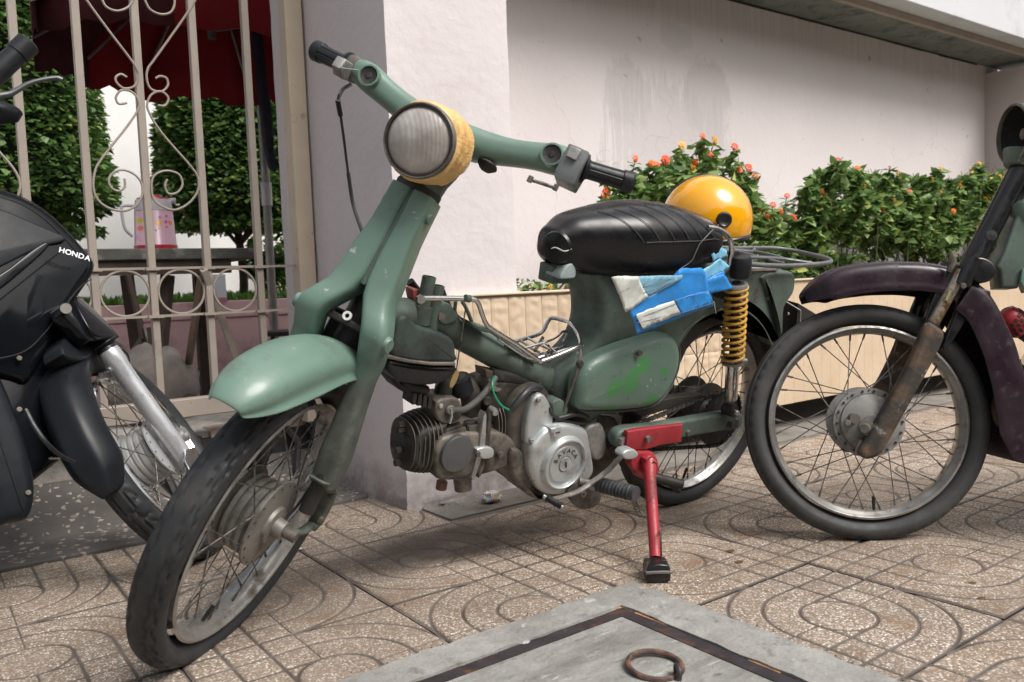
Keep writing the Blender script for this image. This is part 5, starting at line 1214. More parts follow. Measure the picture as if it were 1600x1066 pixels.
# cylinder and head: axis forward
CA=bp(800,702,.0); CH=bp(672,702,.0)
fin_me=None
def finring(F,U,hs,hu,th):
    r=[]
    for t in np.linspace(0,2*math.pi,28,endpoint=False):
        x=math.copysign(abs(math.cos(t))**.80,math.cos(t))*hs; y=math.copysign(abs(math.sin(t))**.80,math.sin(t))*hu; r.append((x,y))
    A=[BK.w((F-th/2,a,U+b)) for a,b in r]; B=[BK.w((F+th/2,a,U+b)) for a,b in r]
    return loft([A,B])
eU=bp(715,702,.07)[2]
F0=bp(790,700,.055)[0]; F1=bp(694,705,.055)[0]
put('cylinder_barrel',tube([BK.w((F0-.04,0,eU)),BK.w((F1+.03,0,eU))],.042,20),m_oily,mp)
for k in range(8): put('cylinder_fin',finring(F0-.036+k*.0085,eU+.004,.056,.066,.0020),m_oily2,mp)
for k in range(7): put('head_fin',finring(F1+.008+k*.0095,eU-.002,.060-.0012*k*k*.25,.066-.0012*k*k*.3,.0024),m_oily,mp)
put('head_core',pillow(BK,[(F1-.01,0,eU-.05),(F1-.01,0,eU+.05),(F1+.05,0,eU+.044),(F1+.068,0,eU+.022),(F1+.070,0,eU-.022),(F1+.055,0,eU-.042)],1,-.05,.05,.012),m_blackoil,mp)
for u,v in ((656,659),(650,668),(645,700),(658,716)):
    q=bp(u,v,.0); put('head_nut',tube([BK.w((F1+.060,.0,q[2])),BK.w((F1+.080,.0,q[2]))],.0075,6),m_oily,mp)
def z7(*p): return [(640+x/7.61,640+y/7.61) for x,y in p]
hc=z7((290,560),(300,450),(365,355),(430,312),(560,282),(700,268),(850,262),(920,252),(1060,262),(1190,330),(1260,430),(1250,560),(1180,650),(1060,710),(850,772),(740,772),(530,832),(330,822),(298,700))
put('cam_housing',pillow(BK,outl(hc,.06,3),1,.020,.066,.009),m_oily2,mp)
for s_,(A,B_) in zip((.056,.046,.036),((((430,312),(432,295),(640,215),(668,208),(668,285)),((705,275),(706,200),(850,168),(880,160),(882,270))),(((395,300),(396,252),(610,182),(640,172),(645,300)),((680,270),(681,162),(850,126),(856,270))),(((385,290),(398,222),(600,140),(606,290)),((650,270),(652,138),(822,94),(830,270))))):
    for q in (A,B_): put('cam_fin',pillow(BK,outl(z7(*q),s_,1,sm=False),1,s_-.004,s_,.0008,2),m_oily2,mp)
cc_=BK.P(714,709,.070); put('cam_cover',lathe([(.039,-.008),(.0397,.001),(.038,.004),(.02,.0055),(0,.006)],cc_,BK.B[:,1],44),m_disc,mp)
put('case_band',pillow(BK,outl([(755,650),(760,650),(756,700),(742,745),(736,745),(748,700)],.068,2),1,.05,.070,.002),m_alu,mp)
put('case_band',pillow(BK,outl([(763,650),(768,652),(764,700),(752,742),(747,742),(758,700)],.066,2),1,.05,.067,.002),m_oily,mp)
put('band_lug',pillow(BK,outl([(744,702),(760,698),(770,702),(768,714),(752,716)],.074,3),1,.060,.078,.003),m_alub,mp); bolt(BK,bp(746,709,.078),(0,1,0),.006,.005,m_oily,mp)
put('exhaust_stub',tube([BK.P(722,745,.02),BK.P(724,765,.025)],[.020,.019],16),m_oily2,mp)
put('drain_nut',tube([BK.P(691,752,.02),BK.P(689,764,.02)],.012,8),M('rusty nut',(.20,.09,.06),.7,var=.2),mp)
bolt(BK,bp(779,709,.067),(0,1,0),.008,.010,m_oily,mp)
# intake, carburettor
put('intake_elbow',tube(catm([BK.P(735,655,.0),BK.P(737,625,.0),BK.P(728,602,.0),BK.P(708,592,.0)],6),[.020,.024,.022,.018],16),m_oily,mp)
put('intake_rubber',tube([BK.P(722,612,.005),BK.P(716,590,.005)],[.026,.024],16),m_blkrub,mp)
put('carburettor',pillow(BK,outl([(676,625),(700,618),(714,624),(716,645),(708,655),(692,660),(678,652)],.03,3),1,-.02,.045,.006),m_oily2,mp)
put('float_bowl',tube([BK.P(693,640,.012),BK.P(694,662,.012)],[.022,.016],16),m_oily2,mp)
put('carburettor_top',tube([BK.P(690,628,.01),BK.P(694,600,.01),BK.P(696,588,.01)],[.020,.018,.010],16),m_blackoil,mp)
bolt(BK,bp(703,640,.047),(0,1,0),.010,.006,m_alu,mp,'idle_screw'); bolt(BK,bp(688,634,.046),(0,1,0),.005,.004,m_alub,mp)
put('choke_lever',tube([BK.P(705,638,.054),BK.P(706,650,.054),BK.P(703,662,.054)],.0022,6),m_alub,mp)
put('throttle_arm',pillow(BK,outl([(713,578),(718,582),(716,592),(708,606),(703,604),(706,592)],.05,2),1,.045,.049,.001),M('brass arm',(.36,.27,.12),.45,metal=.5,var=.2),mp)
put('linkage_wire',tube([BK.P(728,478,.062),BK.P(722,520,.06),BK.P(713,578,.052)],.0014,6),m_spoke,mp); put('linkage_wire',tube([BK.P(711,577,.05),BK.P(692,590,.045),BK.P(681,602,.04)],.0016,6),m_spoke,mp)
put('fuel_hose',tube(catm([BK.P(705,642,.04),BK.P(725,640,.06),BK.P(745,626,.065),BK.P(762,608,.065),BK.P(774,590,.05)],6),.0065,10),M('grey hose',(.11,.11,.105),.6,var=.2),mp)
put('green_wire',tube(catm([BK.P(773,590,.06),BK.P(769,600,.075),BK.P(773,618,.085),BK.P(784,634,.088),BK.P(800,643,.085)],6),.0022,6),M('green wire',(.01,.26,.14),.4),mp)
put('black_hose',tube(catm([BK.P(798,642,.085),BK.P(808,630,.09),BK.P(820,615,.088),BK.P(832,606,.075),BK.P(845,607,.05)],6),.0075,10),m_cable,mp)
put('black_hose',tube(catm([BK.P(866,655,.08),BK.P(880,652,.085),BK.P(900,647,.085),BK.P(918,652,.07)],6),.0055,10),m_cable,mp)
put('black_hose',tube(catm([BK.P(858,636,.08),BK.P(866,650,.085),BK.P(890,660,.08),BK.P(912,662,.075)],6),.004,8),m_cable,mp)
put('wire_bundle',tube(catm([BK.P(765,585,.02),BK.P(800,592,.02),BK.P(830,605,.02),BK.P(850,625,.03)],6),.016,10),m_blackoil,mp)
put('connector_block',pillow(BK,outl([(754,576),(775,580),(784,592),(768,592),(756,588)],.02,1,sm=False),1,-.01,.03,.002),M('dirty connector',(.10,.08,.05),.7,var=.3),mp)
put('coil_can',tube([BK.P(752,600,-.01),BK.P(775,596,.03)],.022,16),m_oily2,mp)
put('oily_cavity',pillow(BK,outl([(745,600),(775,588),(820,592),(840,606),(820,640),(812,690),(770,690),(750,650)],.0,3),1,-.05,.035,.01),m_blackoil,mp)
bolt(BK,bp(766,640,.036),(0,1,0),.009,.02,m_alu,mp); bolt(BK,bp(760,626,.036),(0,1,0),.010,.006,m_oily,mp)
# ---- air cleaner box, breather tubes
up_=[(619,497),(636,493),(650,507),(680,516),(702,527),(709,537),(710,552),(707,566),(612,560),(612,530)]
put('air_box_lid',pillow(BK,outl(up_,.052,2),1,-.04,.060,.010),M('dark grimy green',(.050,.075,.064),.45,var=.25,vs=9,bump=.1,dirts=[((.022,.024,.022),.42,.62,7,.8),((.18,.22,.19),.66,.78,16,.6)]),mp)
put('air_box_seam',pillow(BK,outl([(604,554),(640,562),(675,566),(711,566),(711,571),(675,571),(638,567),(603,560)],.060,1,sm=False),1,-.044,.063,.002),m_oily2,mp)
put('air_box',pillow(BK,outl([(606,560),(640,567),(675,571),(710,571),(709,583),(690,597),(655,602),(625,597),(612,588),(603,575)],.052,2),1,-.04,.060,.010),m_black,mp)
put('air_box_sump',pillow(BK,outl([(614,588),(655,600),(672,605),(668,618),(645,618),(625,610)],.03,2),1,-.03,.035,.010),m_blackoil,mp)
put('sump_ribs',join(*[box(tuple(bp(640+8*k,618+2*k,.02)),(.004,.02,.012),BK) for k in range(4)]),m_blackoil,mp,kind='stuff')
for (a,b,r) in (((671,432),(655,508),.0135),((685,446),(672,520),.0125)):
    A,B=BK.P(*a,.03),BK.P(*b,.03); put('breather_tube',lathe([(r*.8,-.0),(r,0),(r,np.linalg.norm(B-A)),(0,np.linalg.norm(B-A))],A,nrm(B-A),18),m_greend,mp)
put('breather_boot',tube([BK.P(662,478,.03),BK.P(655,505,.03)],[.018,.02],14),m_greend,mp)
put('red_connector',pillow(BK,outl([(637,449),(648,450),(656,462),(652,478),(643,474),(638,462)],.0,2),1,-.01,.02,.004),M('faded red plastic',(.30,.07,.06),.5,var=.3),mp)
put('fairing_stay',tube([BK.P(640,440,-.02),BK.P(655,460,-.02),BK.P(690,480,-.02),BK.P(716,500,-.02)],.009,8),m_black,mp)
# ---- small chrome luggage rack on the tube
w_=.075
nr=[BK.P(652,466,w_),BK.P(700,466.5,w_),BK.P(738,468,w_),BK.P(747,474,w_),BK.P(753,490,w_),BK.P(759,505,w_),BK.P(768,514,w_),BK.P(806,538,w_),BK.P(842,563,w_),BK.P(848,564,w_),BK.P(875,554,w_),BK.P(900,543,w_),BK.P(907,538,w_-.01),BK.P(903,522,w_*.3),BK.P(892,506,-w_*.2),BK.P(880,501,-w_*.6),BK.P(862,497,-w_),BK.P(856,503,-w_),BK.P(844,521,-w_),BK.P(804,534,-w_)]
put('rack_rail',tube(catm(nr,4),.0048,10),m_chrome,mp)
bolt(BK,bp(655,467,w_),(0,1,0),.009,.008,m_alu,mp,hexa=True)
def bar(pts,r=.003,m=m_chrome): put('rack_wire',tube(catm([BK.P(*q) for q in pts],4),r,8),m,mp)
bar([(778,530,.05),(826,560,.05),(850,556,.05)],.003); bar([(812,532,-.05),(846,552,-.0),(872,545,.0)],.003); bar([(824,528,-.06),(858,545,-.02),(884,540,-.01)],.003)
bar([(800,546,.03),(850,556,.03),(880,547,.03),(903,541,.03)],.003); bar([(815,545,.0),(862,531,-.01),(880,518,-.03),(886,522,-.03),(880,535,-.02)],.003)
bar([(790,540,.05),(810,552,.03),(845,562,.05)],.004,m_oily); bar([(836,548,.03),(848,528,-.06)],.004,m_oily); bar([(870,552,.05),(845,530,-.05)],.003)
bar([(712,470,.04),(711,488,.03),(717,497,.03)],.0038,m_greend); bar([(722,471,.04),(729,483,.04),(737,503,.04)],.0038,m_greend)
bar([(690,452,-.05),(697,470,-.05),(706,490,-.05)],.006,m_black); bar([(735,505,.03),(770,520,.03),(820,556,.03),(836,566,.03)],.0045,m_greend)
put('rack_bracket',pillow(BK,outl([(730,500),(745,508),(762,512),(768,520),(750,517),(738,510)],.05,2),1,.02,.055,.002),m_greend,mp)
put('clip',tube([BK.P(727,466,.078),BK.P(734,467,.078)],.0075,12),m_greend,mp)
# ================================================================ THINGS ON THE MOPED
tpn=thing('tarpaulin','folded blue and white woven plastic sheet tucked under the black seat','plastic sheet',tuple(BK.w((.3,.14,.35))))
def m_tarp(name,c,rough=.35):
    m,t,b=newmat(name); cc=ramp(t,noise_(t,16,5),[(.3,tuple(x*.85 for x in c)),(.7,tuple(min(1,x*1.12) for x in c))])
    cc=mix(t,ramp(t,noise_(t,30,7,.7),[(.62,0.),(.75,.5)]),cc,(.35,.34,.30) if c[0]>.4 else (.02,.16,.42))
    t.links.new(cc,b.inputs['Base Color']); b.inputs['Roughness'].default_value=rough
    bump_(t,b,noise_(t,17,5,.55),.7,.006); return m
tb1=m_tarp('blue sheet',(.03,.25,.66)); tb2=m_tarp('pale blue sheet',(.20,.48,.68)); tw=m_tarp('white sheet',(.58,.60,.56),.5); tb3=m_tarp('grey blue sheet',(.20,.40,.52))
def zt(*p): return [(930+x/6.4,380+y/6.4) for x,y in p]
def fold(pts,s,mat,th=.004,name='fold'):
    loc=np.array([BK.un(u,v,s) for u,v in pts]); bm=bmesh.new(); vs=[bm.verts.new(p) for p in loc]; f=bm.faces.new(vs)
    bmesh.ops.triangulate(bm,faces=[f])
    for it in range(3):
        L=[e for e in bm.edges if e.calc_length()>.012]
        if L: bmesh.ops.subdivide_edges(bm,edges=L,cuts=1); bmesh.ops.triangulate(bm,faces=[f for f in bm.faces if len(f.verts)>3])
    top_=max(p[2] for p in loc); V=[]
    for v in bm.verts:
        p=np.array(v.co); d=.0035*mn.noise(Vector((p[0]*26,s*90,p[2]*26)))+.0022*mn.noise(Vector((p[0]*70,s*50,p[2]*55+p[0]*40)))+.06*max(0,top_-p[2]-.02)**1.4
        V.append(BK.w((p[0]+.0015*mn.noise(Vector((p[0]*60,3,p[2]*60))),p[1]+d,p[2]+.0015*mn.noise(Vector((p[0]*60,9,p[2]*60))))))
    bm.verts.index_update(); F=[tuple(q.index for q in f.verts) for f in bm.faces]; bm.free()
    return put(name,(np.array(V),F),mat,tpn,sharp=60,solid=.0016)
fold(zt((1180,190),(1150,60),(1220,22),(1320,75),(1322,130),(1240,165)),.125,tb2)
fold(zt((1000,300),(1150,230),(1255,152),(1347,235),(1290,285),(1105,372),(1010,400)),.130,tb2)
fold(zt((1000,380),(1150,345),(1285,280),(1290,315),(1160,380),(1000,420)),.134,tb1)
fold(zt((1000,400),(1100,372),(1282,308),(1330,370),(1378,458),(1250,485),(1148,505),(1000,470)),.138,tb1)
fold(zt((325,670),(420,600),(600,500),(860,345),(860,250),(1060,250),(1100,290),(1140,470),(1150,560),(1182,622),(1060,660),(850,735),(640,825),(500,870),(412,912),(380,800)),.146,tb1,.006)
fold(zt((160,338),(300,325),(420,330),(470,440),(524,530),(420,610),(302,692),(240,520)),.153,tw)
fold(zt((405,330),(870,320),(880,345),(740,420),(524,530),(455,420)),.151,tb3)
fold(zt((400,712),(600,640),(785,572),(820,640),(852,710),(690,765),(480,862),(440,790)),.153,tw)
fold(zt((790,572),(960,510),(1140,480),(1150,560),(1180,600),(860,712)),.150,tb1)
for (a,b) in (((330,655),(870,350)),((420,800),(850,690)),((410,760),(800,610)),((450,450),(760,355)),((480,500),(830,370)),((790,570),(1130,480)),((240,500),(440,400)),((980,530),(1030,640)),((860,700),(1180,600))):
    P=[BK.P(930+a[0]/6.4+(b[0]-a[0])/6.4*q,380+a[1]/6.4+(b[1]-a[1])/6.4*q,.1545+.06*0) for q in (0,.5,1)]
    put('crease',tube(P,.0007,4),M('crease',(.10,.16,.22),.7) if 'crease' not in bpy.data.materials else bpy.data.materials['crease'],tpn)
put('frayed_thread',tube(catm([BK.P(1112,475,.15),BK.P(1116,472,.15),BK.P(1117,480,.15),BK.P(1119,490,.15)],4),.0007,4),M('thread',(.6,.55,.55),.8),tpn)
# helmet
HC=BK.P(1104,345,-.02); dv=np.linalg.norm(HC-CAMO); hr=69/FPX*np.dot(HC-CAMO,CAMR[2])
hm=thing('helmet','glossy yellow half helmet with a black rim lying behind the moped seat','helmet',tuple(HC-np.array([0,0,hr*.6])))
hax=nrm(CAMR[1]*.97-CAMR[0]*.14-CAMR[2]*.14)
m_hel=M('yellow helmet shell',(.80,.36,.005),.16,var=.03,vs=4,coat=.8,rvar=.04)
hup=nrm(-CAMR[2])
prof=[(hr*math.sin(a),hr*math.cos(a)) for a in np.linspace(math.pi*.655,0.001,26)]
put('shell',lathe(prof,HC,hax,56,ref=hup),m_hel,hm,solid=.004,sharp=60)
ra=math.pi*.655; rc_=[HC+hax*hr*math.cos(ra)+ (nrm(hup-hax*np.dot(hup,hax))*math.cos(t)+np.cross(hax,nrm(hup-hax*np.dot(hup,hax)))*math.sin(t))*hr*math.sin(ra)*1.01 for t in np.linspace(0,2*math.pi,56,endpoint=False)]
put('rim_trim',tube(rc_,.0052,8,closed=True),m_black,hm)
ra=math.pi*.625; rc_=[HC+hax*hr*math.cos(ra)+ (nrm(hup-hax*np.dot(hup,hax))*math.cos(t)+np.cross(hax,nrm(hup-hax*np.dot(hup,hax)))*math.sin(t))*hr*math.sin(ra)*1.004 for t in np.linspace(0,2*math.pi,56,endpoint=False)]
put('pinstripe',tube(rc_,.0012,6,closed=True),m_black,hm)
arcp=[HC+(CAMR[0]*math.cos(t)*1.006+CAMR[1]*math.sin(t)*1.006)*hr-CAMR[2]*.004 for t in np.linspace(-.45,2.3,40)]
put('edge_trim',tube(arcp,.0048,8),m_black,hm)
arcp=[HC+(CAMR[0]*math.cos(t)*.93+CAMR[1]*math.sin(t)*.93)*hr-CAMR[2]*hr*.385 for t in np.linspace(-.40,2.6,40)]
put('pinstripe',tube(arcp,.0009,6),m_black,hm)
put('padding',lathe([(p[0]*.93,p[1]*.93) for p in prof],HC,hax,32,ref=hup),m_black,hm)
ep=-CAMR[2]; eq=HC+ (CAMR[0]*(9/66)-CAMR[1]*(8/66))*hr; eq=eq+ep*math.sqrt(max(0,hr*hr-np.dot(eq-HC,eq-HC))); en_=nrm(eq-HC)
put('ear_vent',lathe([(.019,-.002),(.019,.005),(.015,.0065),(.0125,.0045),(0,.0042)],eq,en_,24),m_black,hm)

# ================================================================ RIGHT MOTORBIKE (black, stripped)
h3,n3,u3=frame(137.93,-5.73); B3=Fr([1.7992,1.0689,.2715],h3,n3,u3)
b3=thing('motorbike','stripped black motorbike with a dull plum mudguard standing at the right edge','motorbike',(2.2,.7,0))
m_plum=M('faded plum plastic',(.021,.011,.017),.34,var=.2,vs=8,bump=.12,bs=60,spec=.4,dirts=[((.06,.053,.056),.60,.86,14,.8),((.04,.036,.037),.55,.85,50,.8)])
m_fk=M('rusty fork leg',(.034,.028,.023),.7,var=.3,vs=12,bump=.6,bs=70,bd=.003,dirts=[((.12,.075,.045),.44,.62,16,.9),((.30,.31,.27),.60,.68,22,.8),((.02,.018,.016),.5,.75,7,.8)])
m_rubd=M('dusty tyre rubber',(.040,.041,.041),.65,var=.2,vs=12,bump=.25,bs=130,dirts=[((.10,.095,.088),.45,.8,7,.9)])
m_scf=M('scratched fork chrome',(.40,.36,.30),.3,metal=.8,var=.2,vs=20,dirts=[((.16,.09,.03),.46,.6,24,.8),((.03,.028,.025),.52,.68,12,.8)])
def p3(u,v,s=.0): return B3.un(u,v,s)
def P3(u,v,s=.0): return B3.P(u,v,s)
fw3=wheel(b3,B3,'front_wheel',rr=.2235,w=.030,th=.048,tread='slick',drum='panel',mh_=M('oxidised hub alloy',(.25,.245,.235),.6,metal=.35,var=.15,vs=16,bump=.3,bs=90,dirts=[((.10,.085,.07),.5,.75,12,.9),((.35,.36,.35),.62,.8,9,.8)]),tyre_mat=m_rubd,rot=.3,hubr=.080,hw=.034)
put('backing_bolt',cyl(B3.w((.018*1+.022,.04,.012)),B3.w((.04,.062,.012)),.0115,18),m_oily2,fw3)
bolt(B3,p3(1324,661,.062)+np.array([0,.0,0]),(0,1,0),.0075,.006,m_hub,fw3)
put('axle_nut',tube([P3(1353,668,.05),P3(1351,670,.085)],[.0145,.0145,.010],14),m_hub,b3)
put('axle_washer',lathe([(0,0),(.019,0),(.018,.004),(0,.005)],P3(1353,668,.07),B3.B[:,1],20),m_oily2,b3)
put('brake_arm',tube([P3(1345,688,.06),P3(1338,712,.06)],[.008,.006],8),m_oily2,b3)
# fork legs: slider (near side) widening to the drop-out
for sg in (1,-1):
    S=.062
    sl_=[(1443,505),(1462,512),(1471,524),(1462,548),(1440,590),(1415,635),(1390,680),(1372,708),(1356,716),(1345,714),(1338,704),(1352,680),(1368,655),(1392,612),(1412,575),(1428,540)]
    P=np.array([p3(u,v,S) for u,v in sl_]); 
    put('fork_slider',pillow(B3,catm(P,3,closed=True),1,sg*.050,sg*.084,.011,5),m_fk,b3,sharp=45)
    A=p3(1455,510,S);Bq=p3(1503,424,S); A=np.array([A[0],sg*S,A[2]]); Bq=np.array([Bq[0],sg*S,Bq[2]])
    put('fork_stanchion',tube([B3.w(A),B3.w(Bq)],.0135,18),m_scf,b3)
    put('slider_seal',tube([B3.w(A-(Bq-A)*.06),B3.w(A+(Bq-A)*.05)],[.0185,.0175],18),m_blackoil,b3)
    fa_=p3(1478,440,S); 
    put('fork_shroud',pillow(B3,catm(np.array([p3(u,v,S) for u,v in ((1488,412),(1500,420),(1468,480),(1447,525),(1440,522),(1452,480),(1472,436))]),2,closed=True),1,sg*.045,sg*.062,.004),m_black,b3)
    put('fork_shroud',pillow(B3,catm(np.array([p3(u,v,S) for u,v in ((1524,440),(1534,455),(1505,510),(1480,545),(1474,540),(1490,500),(1506,462))]),2,closed=True),1,sg*.040,sg*.060,.004),m_black,b3)
# triple clamp and steering tube
put('lower_yoke',pillow(B3,catm(np.array([p3(u,v,.0) for u,v in ((1496,412),(1512,408),(1528,416),(1534,430),(1524,444),(1506,446),(1494,434))]),3,closed=True),1,-.075,.075,.006),m_black,b3)
for sg in (1,-1):
    a_=p3(1520,404,.062); b_=p3(1500,446,.062); put('yoke_clamp',tube([B3.w((a_[0],sg*.062,a_[2])),B3.w((b_[0],sg*.062,b_[2]))],.0205,20),m_black,b3)
put('clamp_bolt',tube([P3(1486,393,.075),P3(1490,408,.075),P3(1482,425,.075)],[.006,.008,.006],8),m_oily2,b3)
put('cable_stop',tube([P3(1484,455,.085),P3(1478,470,.085)],.004,6),M('brass adjuster',(.45,.36,.2),.4,metal=.5),b3)
bolt(B3,p3(1504,447,.085),(0,1,0),.007,.006,m_oily,b3)
sa_,sb_=P3(1522,405,.0),P3(1596,262,.0)
put('head_tube',tube([sa_,sb_],.0245,22),m_black,b3)
put('slot_hole',lathe([(0,.0022),(.0125,.0012),(.0125,-.006)],P3(1549,368,.0240),B3.B[:,1],18),m_blackoil,b3)
put('lug',tube([P3(1518,410,.03),P3(1532,398,.03),P3(1540,375,.03)],[.008,.010,.006],10),m_black,b3)
# empty headlamp bowl in cracked green paint
hd=B3.d((1,.05,.02)); hcn=P3(1584,210,.0); 
put('headlamp_bowl',lathe([(.068,0),(.070,.004),(.065,.006),(.064,0)],hcn,hd,40,ref=u3),m_oily2,b3)
put('lamp_shell',lathe([(.068,.0),(.0695,-.03),(.067,-.06),(.056,-.09),(.038,-.11),(.0,-.115)],hcn,hd,40,ref=u3),m_green,b3,solid=.0025)
put('bowl_inside',lathe([(.0645,-.004),(.060,-.05),(.03,-.085),(0,-.09)],hcn,hd,32,ref=u3),m_blackoil,b3)
put('bulb_holder',tube([hcn-hd*.08,hcn-hd*.02],[.020,.013],14),m_oily2,b3)
put('neck_cup',tube([P3(1590,262,0),P3(1598,240,0)],[.030,.042],20),m_greend,b3)
# torn green body panel behind the head tube
bo3=[(1600,285),(1650,200),(1700,190),(1720,300),(1700,420),(1660,470),(1625,455),(1612,440),(1604,458),(1596,440),(1588,425),(1582,452),(1555,452),(1552,424),(1546,418),(1560,395),(1575,350)]
put('body_panel',pillow(B3,np.array([p3(u,v,-.01) for u,v in bo3]),1,-.04,.02,.008),m_greend,b3,sharp=45)
put('body_panel',pillow(B3,np.array([p3(u,v,.03) for u,v in ((1598,420),(1640,400),(1660,440),(1640,480),(1606,462),(1594,440))]),1,.02,.03,.004),m_green,b3)
# mudguards: front blade and rear skirt, swept round the wheel axle
def guard(T0,T1,Rf,w,dip,n=26,name='mudguard',mat=None):
    g=[]
    for T in np.linspace(T0,T1,n):
        Rr=Rf(T); row=[]; ww=w(T) if callable(w) else w; dp=dip(T) if callable(dip) else dip
        for k in range(23):
            q=-1+2*k/22; aq=abs(q)
            if aq<.5: y=math.sin(aq/.5*math.pi/2*.92)*ww; dd=.022*(aq/.5)**2.6
            else: z=(aq-.5)/.5; y=ww*(.992+.03*min(1,z*2)); dd=.022+(dp-.022)*z
            if .84<aq<.93: y+=.0022
            row.append(B3.w(((Rr-dd)*math.cos(R_(T)),math.copysign(y,q),(Rr-dd)*math.sin(R_(T)))))
        g.append(row)
    put(name,sheet(g),mat or m_plum,b3,solid=.003,sharp=50,sub=1)
pf=[p3(u,v,0) for u,v in ((1250,461),(1262,446),(1278,431),(1300,421),(1350,413),(1400,411),(1440,413),(1478,420))]
Tf=[math.degrees(math.atan2(p[2],p[0])) for p in pf]; Rf=[math.hypot(p[0],p[2]) for p in pf]
i_=np.argsort(Tf); Tf=np.array(Tf)[i_]; Rf=np.array(Rf)[i_]
guard(Tf[0],Tf[-1]+6,lambda T:np.interp(T,Tf,Rf),lambda T:.030+.030*min(1,max(0,(T-Tf[0])/10)),lambda T:.023+.050*min(1,max(0,(T-Tf[0])/12)),name='front_mudguard')
pr_=[p3(u,v,0) for u,v in ((1530,455),(1556,500),(1580,560),(1594,620),(1602,680),(1620,730))]
Tr=[math.degrees(math.atan2(p[2],p[0]))%360 for p in pr_]; Rr2=[math.hypot(p[0],p[2]) for p in pr_]
Tr=np.array(Tr); i_=np.argsort(Tr); Tr=Tr[i_]; Rr2=np.array(Rr2)[i_]
guard(Tr[0]-6,Tr[-1],lambda T:np.interp(T,Tr,Rr2),.064,.088,name='rear_skirt')
put('skirt_bracket',pillow(B3,catm(np.array([p3(u,v,.05) for u,v in ((1512,452),(1545,455),(1543,480),(1530,500),(1510,480))]),2,closed=True),1,-.05,.06,.005),m_plum,b3)
put('guard_stay',tube([P3(1438,478,-.05),P3(1392,590,-.07),P3(1372,660,-.06)],.009,8),m_black,b3)
# red air cleaner, engine and rest of the bike beyond the frame
ac=P3(1560,495,-.03); ad=nrm(P3(1600,515,.0)-P3(1560,490,-.0)); ac=P3(1566,492,-.02)
rf=put('red_filter',lathe([(0,-.004),(.020,-.002),(.029,.006),(.031,.016),(.031,.050),(.028,.056),(0,.057)],ac,ad,28),M('red filter plastic',(.36,.02,.03),.4,var=.25,vs=16,dirts=[((.04,.02,.02),.55,.75,16,.8)]),b3)
u1=nrm(np.cross(ad,[0,0,1.])); v1=np.cross(ad,u1)
for i in range(14):
    for j in range(3):
        t=2*math.pi*i/14+.2*j; dd=u1*math.cos(t)+v1*math.sin(t); c=ac+ad*(.022+.011*j)+dd*.0305
        put('filter_slot',box((0,0,0),(.0042,.0035,.0018),Fr(c,ad,np.cross(dd,ad),dd)),m_blackoil,rf)
put('filter_neck',tube(catm([ac+ad*.055,ac+ad*.085+np.array([0,0,-.01]),ac+ad*.11+np.array([0,0,-.05])],5),[.026,.022,.02],16),m_blackoil,b3)
e0=B3.w((-.58,0,-.02))
put('engine_case',pillow(B3,[(-.42,0,.06),(-.46,0,-.10),(-.60,0,-.13),(-.74,0,-.08),(-.75,0,.05),(-.62,0,.10)],1,-.09,.09,.03),m_alu,b3)
for k in range(7): put('cylinder_fin',tube([B3.w((-.405+.011*k,0,.02)),B3.w((-.402+.011*k,0,.02))],.052,16),m_oily2,b3)
put('cylinder_head',tube([B3.w((-.45,0,.02)),B3.w((-.30,0,.02))],[.045,.04],16),m_oily,b3)
put('chrome_pipe',tube(catm([P3(1600,562,.0),P3(1625,566,.0),P3(1650,600,.0),P3(1700,700,.0)],5),.013,12),m_chrome,b3)
put('down_tube',tube(catm([B3.w((-.36,0,.50)),B3.w((-.48,0,.30)),B3.w((-.62,0,.17)),B3.w((-.80,0,.13))],6),.03,16),m_greend,b3)
R3=Fr(B3.w((-1.20,0,0)),h3,n3,u3)
wheel(b3,R3,'rear_wheel',rr=.2235,w=.032,th=.050,tread='slick',drum='plain',tyre_mat=m_rubd)
put('rear_body',pillow(B3,catm(np.array([(-.72,0,.34),(-.70,0,.10),(-.80,0,.02),(-.92,0,.12),(-1.02,0,.28),(-1.2,0,.35),(-1.38,0,.30),(-1.42,0,.38),(-1.1,0,.42)]),3,closed=True),1,-.075,.075,.02),m_greend,b3)
put('seat',pillow(B3,catm(np.array([(-.62,0,.42),(-.70,0,.49),(-.90,0,.51),(-1.12,0,.50),(-1.2,0,.44),(-.9,0,.41)]),3,closed=True),1,-.12,.12,.03),m_vinyl,b3)
for s in (-.1,.1): put('swingarm',tube([B3.w((-.78,s,-.01)),B3.w((-1.2,s,0))],.016,10),m_black,b3); put('shock',tube([B3.w((-1.18,s*1.15,.02)),B3.w((-1.06,s*1.15,.36))],.022,12),m_black,b3)
put('side_stand',tube([B3.w((-.70,.10,-.10)),np.array([B3.w((-.72,.26,0))[0],B3.w((-.72,.26,0))[1],.008])],.009,8),m_black,b3)

